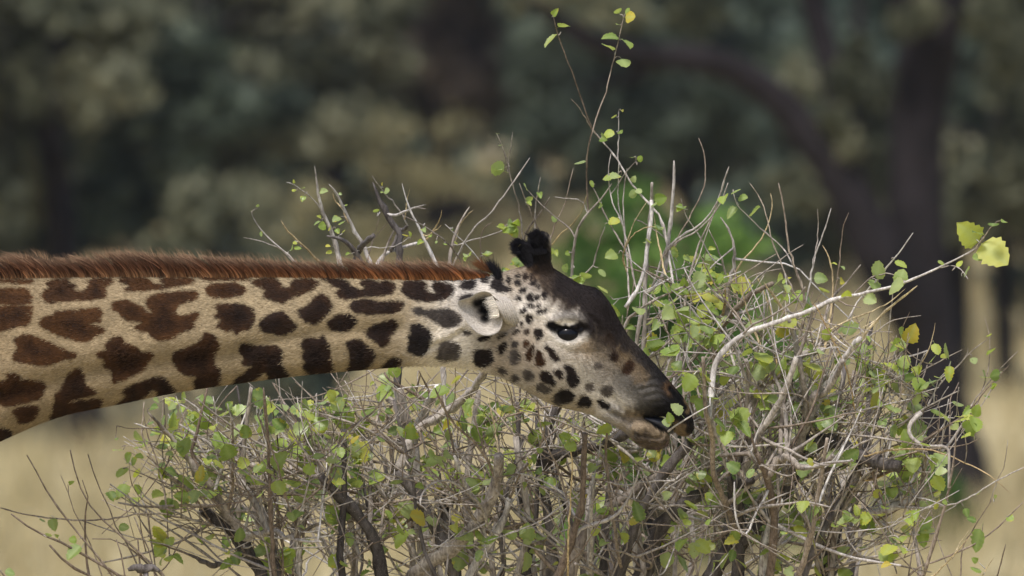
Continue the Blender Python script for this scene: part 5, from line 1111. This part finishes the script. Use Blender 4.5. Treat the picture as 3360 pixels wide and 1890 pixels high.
# dry strips: thin side shoots on the long lower-left limb stay with the shrub
# ------------------------------------------------------------------ leaves
def leaf_mesh(name, wr, fold, droop, curl, seed):
    r = np.random.default_rng(seed); rows = 11; V = []; F = []; E = []; Vn = []
    V += [(0, -.011, 0), (0, .011, 0), (.30, .009, .012), (.30, -.009, .012)]; F.append([0, 1, 2, 3]); E += [0] * 4; Vn += [1.] * 4
    b0 = len(V)
    for i in range(rows + 1):
        t = i / rows; w = wr * .5 * (math.sin(math.pi * t ** .72) ** .62) * (1 - .12 * t)
        if i in (0,): w = .02
        if i == rows: w = .0
        ser = (.035 if i % 2 else -.025) * (1 if 0 < i < rows else 0)
        x = .30 + t; z0 = .012 - droop * t * t + .02 * math.sin(t * 6 + seed)
        for sgn, q in ((-1, 1), (-1, .5), (0, 0), (1, .5), (1, 1)):
            wj = w * q * (1 + (r.normal(0, .05) if q == 1 else 0)) + (ser * (q == 1) * (w > .05))
            V.append((x + (.03 * q), sgn * wj, z0 + fold * abs(wj) - curl * (q == 1) * w * .35 + (r.normal(0, .012) if q else 0)))
            E.append(q * .8 + .2 * (t > .8)); Vn.append(1. if q == 0 else (.25 if i % 2 == 0 else 0))
    for i in range(rows):
        for k in range(4): a = b0 + i * 5 + k; F.append([a, a + 5, a + 6, a + 1])
    me = mesh_from(name, np.array(V), F); set_f(me, 'edge', E); set_f(me, 'vein', Vn); set_f(me, 'rnd', np.zeros(len(V)))
    return me, np.array(V), F, np.array(E), np.array(Vn)
LM = [leaf_mesh('leaf', wr, fo, dr, cu, i) for i, (wr, fo, dr, cu) in enumerate(((.92, .25, .10, .1), (1.0, .12, .22, .25), (.80, .4, .16, .0), (.95, .3, .35, .3), (.72, .15, .05, .2), (1.02, .05, .12, .15), (.62, .5, .3, .1), (.88, -.2, .2, .0)))]
for L_ in LM: L_[0].materials.append(LEAF)
LV = []   # (matrix, variant)
def leaf_at(org, axis, size, nrm=None, var=None):
    a = np.array(axis, float); a /= np.linalg.norm(a)
    if nrm is None: nrm = np.array([rng.normal(0, .45), -.75 + rng.normal(0, .5), .75 + rng.normal(0, .4)])
    n = nrm - a * (nrm @ a); n /= np.linalg.norm(n); b = np.cross(n, a)
    M = np.eye(4); M[:3, 0] = a * size; M[:3, 1] = b * size; M[:3, 2] = n * size; M[:3, 3] = org
    LV.append((M, rng.integers(len(LM)) if var is None else var))
HL = dict(
 D=[(130,500,22),(70,550,22),(160,765,32),(470,275,26),(470,355,30),(555,430,38),(750,365,60),(555,335,30),(740,690,60),(690,665,45),(810,710,50),(870,620,55),(915,660,50),(450,900,48),(505,895,50),(480,850,34),(960,495,20),(905,390,22),(1240,545,42),(1300,300,26),(1340,360,40),(1300,375,34),(1515,775,40),(1565,770,34),(1690,725,52),(1750,785,42),(1660,840,52),(1805,840,24),(2090,970,56),(2290,950,44),(2510,655,52),(2525,735,50),(2410,705,46),(2385,160,72),(710,605,34),(790,880,34),(800,940,36),(980,950,46),(1960,720,26),(1890,860,30),(1990,850,34),(880,740,44),(930,740,40)],
 E=[(580,75,36),(635,148,46),(555,240,54),(955,66,30),(1008,66,28),(1025,100,40),(955,145,22),(915,215,50),(895,278,50),(1012,250,54),(990,370,50),(978,655,22),(930,692,22),(865,820,44),(900,795,40),(970,785,28),(728,958,44),(240,1000,54),(405,1110,28),(900,1045,40),(938,1048,40),(1048,1066,24),(1085,945,26),(1042,935,24),(1048,1152,34),(1078,1132,26),(1208,1182,42),(1330,1230,40),(848,1215,42),(805,1090,30),(935,1310,38),(1197,1350,34),(318,1330,40),(265,1352,32),(240,795,18),(257,862,16),(335,1378,34),(430,1185,26),(425,1205,28),(490,1155,30),(580,1300,22),(1168,1215,24)],
 G=[(640,50,58),(690,100,60),(560,110,62),(615,195,62),(770,190,66),(275,165,56),(140,105,46),(125,300,40),(55,390,36),(310,510,44),(230,470,44),(2215,345,120),(2265,330,66),(2375,465,135),(2370,275,50),(2440,260,40),(2268,490,60),(2020,530,34),(1592,590,80),(1575,680,60),(1715,690,85),(1750,545,62),(1752,630,62),(1545,780,72),(1235,715,50),(2190,590,54),(2140,540,34),(1360,570,26),(1300,540,34),(1210,640,54),(1385,745,54),(1350,660,40),(958,950,78),(480,620,56),(395,690,70),(480,780,64),(530,640,44),(450,840,70),(640,700,44),(840,1160,30),(700,910,28),(480,440,30),(205,1120,100),(100,1080,90),(260,1040,60),(430,1040,60),(520,1080,50),(540,1130,50),(470,1010,44),(790,1140,70),(560,1220,64),(620,1245,56),(740,1220,44),(800,1250,56),(440,1300,70),(330,1340,80),(300,1270,50),(40,1150,50),(110,950,60),(1750,1000,56),(1720,1060,60),(1760,1100,44),(1560,1110,50),(1530,1160,56),(1650,1140,64),(1560,1260,70),(1630,1300,60),(1700,1110,44),(1740,1190,56),(1770,1250,50),(1860,1260,64),(1600,1370,50),(1990,1110,60),(2040,1160,50),(1960,1180,50),(1870,1350,64),(1880,1390,56),(1960,1340,46),(2000,1300,40),(2240,1190,34),(2350,1130,64),(2310,1290,60),(2390,1290,60),(2370,1365,36),(2340,1020,30),(1470,1060,56),(1430,1090,44),(1530,1040,40),(1040,1040,40),(1060,1080,34),(1210,1130,40),(1010,1380,60),(990,705,40)],
 F=[(1678,235,76),(1808,610,80),(860,655,84),(855,530,62),(825,380,56),(905,430,54),(940,455,44),(970,545,64),(785,695,52),(830,715,40),(1115,505,84),(1140,550,60),(1190,1020,56),(1125,1085,84),(1130,1120,64),(520,1100,80),(375,905,66),(300,870,36),(515,1010,40),(500,610,34),(1505,222,56),(1545,300,62),(1520,330,60),(1235,340,60),(1640,320,54),(1460,460,66),(1500,480,70),(1545,470,70),(1825,55,50),(2180,510,64),(2335,448,54),(2510,620,60),(2180,130,56),(2305,280,40),(2440,420,52),(2100,830,64),(2060,840,56),(2310,880,60),(2340,850,60),(1320,570,46),(1080,75,50),(1060,185,36),(1020,330,40),(820,300,20),(985,420,40),(1210,440,40),(1335,170,56),(1600,205,50),(1380,400,40),(1420,235,36),(1820,350,44),(1840,690,60),(1410,620,56),(1220,640,50),(1300,690,50),(1200,745,50),(1245,760,50),(1950,250,40),(2140,190,40),(2530,450,50),(2400,600,44),(2210,580,60),(2000,660,50),(1430,910,44),(1480,990,48),(1410,1010,48),(1600,1100,60),(1600,1180,70),(1250,1140,60),(1190,1140,50),(870,920,44),(345,975,30),(400,985,30),(2130,480,60),(2500,530,50),(2010,910,44),(2120,920,44),(2220,1060,40),(2130,1100,36),(70,1240,44),(1480,430,40),(1560,360,40),(1100,30,40),(1210,70,50)],
 H=[(1040,128,72),(1165,95,70),(1370,85,70),(930,90,70),(1470,190,64),(1110,250,90),(670,440,100),(800,410,66),(520,510,80),(1000,515,90),(1230,520,70),(1820,500,105),(1950,560,76),(1190,545,56),(1430,525,52),(610,640,88),(150,620,72),(230,415,60),(160,450,56),(430,600,62),(500,790,90),(590,850,86),(690,865,76),(455,1000,92),(860,860,70),(840,920,72),(920,1000,100),(1020,980,66),(340,1090,56),(610,1100,62),(450,1200,76),(220,1240,66),(990,660,66),(1400,440,70),(1370,450,50),(1900,230,84),(1610,290,74),(1690,290,56),(1400,290,62),(1000,265,76),(950,275,60),(2025,980,96),(1890,1030,70),(1850,1060,56),(2510,690,56),(2450,830,64),(1540,1060,60),(1535,1190,64),(620,940,64),(1110,430,56),(1220,400,50),(820,520,44),(320,300,50),(260,520,60),(170,520,60),(1340,170,50),(1080,600,60),(460,940,66),(540,960,60),(1115,1100,60),(1240,1220,66),(1220,1140,40),(640,490,50),(740,450,60),(540,440,50),(1850,560,56),(660,1045,36),(850,660,36),(40,410,44),(1330,630,44),(1700,750,36),(2150,445,60),(2330,700,54),(2500,760,70),(1550,940,50),(1320,950,40),(1620,840,44),(1660,350,60),(1860,330,50),(60,1180,50),(240,1180,50),(330,990,44),(870,540,44),(1440,380,30)],
 I=[(1720,440,100),(1745,940,100),(1540,300,90),(1500,290,56),(1560,380,64),(1560,610,80),(1590,600,50),(1370,1090,100),(1500,1260,90),(1580,1180,90),(1540,1330,90),(1480,1310,70),(1600,1270,70),(1650,1060,80),(1690,1020,70),(1740,1190,80),(1520,1180,70),(1560,1230,80),(1490,1370,60),(1620,1140,70),(1525,870,72),(1430,885,60),(1240,250,70),(1200,260,60),(1040,235,60),(1000,220,50),(1080,260,40),(940,390,72),(1020,410,70),(970,510,60),(990,530,50),(1205,690,70),(1250,680,60),(1270,720,50),(400,250,100),(270,210,70),(340,440,70),(350,330,76),(320,600,60),(260,570,44),(845,1040,72),(910,960,66),(830,980,60),(790,1080,70),(910,1130,84),(150,890,70),(1020,1420,64),(2110,1200,96),(2000,370,70),(2060,430,80),(2100,400,80),(2090,460,70),(2040,480,60),(1960,420,60),(1980,260,60),(2050,310,66),(2110,310,66),(2050,350,50),(2000,350,60),(1900,350,60),(1830,310,60),(1690,280,80),(1690,230,60),(1710,160,80),(1740,140,60),(1440,130,72),(1380,110,70),(1460,60,60),(1580,20,60),(1700,30,70),(1790,110,70),(1460,390,50),(1480,980,56),(1430,1030,70),(1260,830,50),(1240,920,56),(1280,1070,64),(1300,1010,60),(1130,1100,56),(1190,1100,40),(900,780,44),(970,660,44),(860,280,56),(830,180,44),(660,300,50),(1000,240,50),(560,170,50),(500,180,44),(370,100,60),(270,80,84),(140,80,80),(100,70,60),(220,40,50),(430,30,60),(640,20,50),(190,240,80),(200,180,60),(170,500,70),(230,500,70),(130,510,60),(440,350,50),(260,980,40),(230,1010,80),(150,950,70),(270,1070,60),(90,1030,50),(1200,1420,70),(1330,1250,50),(1000,1000,50),(1030,1010,56),(1890,940,40),(2120,880,50),(2235,905,36),(2340,1050,40),(2075,1060,50),(2040,1010,40),(2110,1400,60),(2100,1340,30),(985,1225,40),(740,1380,60),(820,1420,60),(270,1240,60),(300,1390,50),(330,1340,50),(540,910,50),(430,720,44),(210,750,50),(155,770,40),(2230,140,36),(2180,210,30),(2160,80,64),(2240,60,60),(1760,540,50),(1660,560,60),(1690,600,40),(1730,500,60),(1500,1330,60),(780,1150,40)],
 A=[(440,60,60),(355,85,54),(405,90,60),(150,255,60),(270,238,46),(460,285,62),(430,290,44),(470,310,40),(380,340,40),(615,160,36),(640,220,40),(675,232,40),(745,238,26),(1010,245,48),(785,375,52),(810,395,56),(855,370,48),(960,450,52),(955,350,40),(735,325,40),(1025,580,56),(1170,580,60),(1240,645,50),(1360,820,90),(1240,760,70),(1270,780,70),(1110,680,70),(1210,835,54),(1460,270,44),(1380,225,56),(1220,165,40),(1290,85,44),(1020,45,50),(1525,395,70),(1300,665,40),(1580,340,70),(1600,490,70),(1580,560,60),(1440,410,44),(1540,430,60),(1580,760,70),(1450,980,64),(1490,960,60),(1590,970,70),(1590,1090,76),(1540,1150,80),(1560,1310,60),(1540,1350,60),(1240,1190,60),(1140,1190,1),(520,1160,70),(350,1180,70),(240,1200,60),(610,1250,60),(160,1140,70),(550,1330,60),(960,1290,60),(940,1350,50),(740,1330,60)])
samp_all = np.vstack([np.c_[b[0], b[1]] for b in BR] + [np.c_[t[0], t[1]] for t in TW[:n0]] + [np.c_[l, np.full(len(l), .003)] for l in low])
samp_px = PX(samp_all[:, :3])
stalks = MB()
for k, rows in HL.items():
    sc = CROPS[k][2]
    for X_, Y_, sz in rows:
        if sz < 5: continue
        c = cr(k, [(X_, Y_)])[0]; d = np.hypot(*(samp_px - c).T) + np.where(samp_all[:, 3] > .010, 40, 0) + np.maximum(samp_all[:, 1] - .35, 0) * 25
        if inside(c[None], giraffe_poly)[0]: d = d + np.where(samp_all[:, 1] < .1, 500, 0)
        j = int(np.argmin(d)); p = samp_all[j, :3]; cw = P(c[0], c[1], p[1] - rng.uniform(.005, .03))
        size = sz / sc * S * rng.uniform(.9, 1.1) * (1.95 if k == 'E' else 1.6)
        ax = cw - p; L = np.linalg.norm(ax)
        if L < size * .25: ax = np.array([rng.normal(0, 1), -.3, rng.normal(-.1, .7)])
        ax = ax / np.linalg.norm(ax) + rng.normal(0, .22, 3); ax /= np.linalg.norm(ax)
        org = cw - ax * .80 * size
        if np.linalg.norm(org - p) > .006:
            mid = (org + p) / 2 + rng.normal(0, .004, 3); v, f = tube(catmull([p, mid, org + ax * size * .05], 6), np.linspace(.0014, .0009, 6), 4); stalks.add(v, f, rng.uniform())
        leaf_at(org, ax, size)
NHL = len(LV)
tw_s = [(t[0][j], t[0][min(j + 1, 11)] - t[0][j - 1]) for t in TW for j in range(4, 12)]
nfill = 0; tries = 0
while nfill < 900 and tries < 9000:
    tries += 1
    p, tg = tw_s[rng.integers(len(tw_s))]; px = PX(p)
    if px[1] > 1920 or px[0] < 330: continue
    if inside(px[None], giraffe_poly)[0]: continue
    for q in range(rng.integers(1, 6)):
        sz = rng.uniform(.022, .060); ax = tg / max(np.linalg.norm(tg), 1e-6) * .5 + rng.normal(0, .7, 3); leaf_at(p + tg * rng.uniform(-.3, .3), ax, sz); nfill += 1
# the spray the giraffe is biting
mouth = [P(2330, 1330, -.12), P(2290, 1352, -.115), P(2250, 1376, -.10), P(2215, 1398, -.085), P(2192, 1416, -.06)]
v, f = tube(catmull(mouth + [], 16), np.linspace(.0016, .003, 16), 6, .05); b = MB(); b.add(v, f, .2)
j = int(np.argmin(np.hypot(*(samp_px - PX(mouth[0])).T) + np.abs(samp_all[:, 1]) * 60)); v, f = tube(catmull([samp_all[j, :3], (samp_all[j, :3] + mouth[0]) / 2 + np.array([0, 0, .02]), mouth[0]], 12), np.linspace(.003, .0017, 12), 6, .05); b.add(v, f, .2)
link('branch', b.mesh('branch'), BARK, shrub)
leaf_at(P(2246, 1372, -.11), (-.9, -.2, 1.0), .040, np.array([.3, -.8, .6]), 0); leaf_at(P(2205, 1398, -.09), (-.25, -.3, .9), .030, None, 2); leaf_at(P(2212, 1392, -.09), (-.7, -.2, .2), .026, None, 1)
SHOW = sorted(range(len(LV)), key=lambda i: -(np.linalg.norm(LV[i][0][:3, 0]) * (1.25 if i < NHL else .8) * (1.3 - LV[i][0][1, 3])))
lb = {'V': [], 'F': [], 'E': [], 'N': [], 'R': []}; n = 0
for q, i in enumerate(SHOW):
    M, k = LV[i]
    if q < 296:
        o = bpy.data.objects.new('leaf', LM[k][0]); COL.objects.link(o); o.parent = shrub
        M2 = M.copy(); M2[:3, 3] -= np.array(shrub.location); o.matrix_local = Matrix(M2.tolist())
    else:
        v = LM[k][1] @ M[:3, :3].T + M[:3, 3]; lb['V'].append(v); lb['F'] += [[a + n for a in f] for f in LM[k][2]]; n += len(v)
        lb['E'].append(LM[k][3]); lb['N'].append(LM[k][4]); lb['R'].append(np.full(len(v), rng.uniform()))
me = mesh_from('small_leaves', np.vstack(lb['V']), lb['F']); set_f(me, 'edge', np.concatenate(lb['E'])); set_f(me, 'vein', np.concatenate(lb['N'])); set_f(me, 'rnd', np.concatenate(lb['R']))
o = link('small_leaves', me, LEAF, shrub); o['kind'] = 'stuff'
if stalks.n:
    o = link('leaf_stalks', stalks.mesh('leaf_stalks'), BARK, shrub); o['kind'] = 'stuff'
print('LEAVES', len(LV), 'BR', len(BR), 'TW', len(TW))


# ------------------------------------------------------------------ air
bm = bmesh.new(); bmesh.ops.create_cube(bm, size=1.0); me = bpy.data.meshes.new('haze'); bm.to_mesh(me); bm.free()
hz = bpy.data.objects.new('haze', me); COL.objects.link(hz); hz.scale = (640, 700, 36); hz.location = (0, 200, 16.5); hz['kind'] = 'stuff'; hz['label'] = 'thin pale haze in the air over the savanna'
hm = bpy.data.materials.new('haze_air'); hm.use_nodes = True; hn = hm.node_tree; hn.nodes.remove(hn.nodes['Principled BSDF'])
pv = hn.nodes.new('ShaderNodeVolumePrincipled'); pv.inputs['Color'].default_value = (.82, .88, .97, 1); pv.inputs['Density'].default_value = .00010; pv.inputs['Anisotropy'].default_value = 0.0
hn.links.new(pv.outputs[0], hn.nodes['Material Output'].inputs['Volume']); me.materials.append(hm)
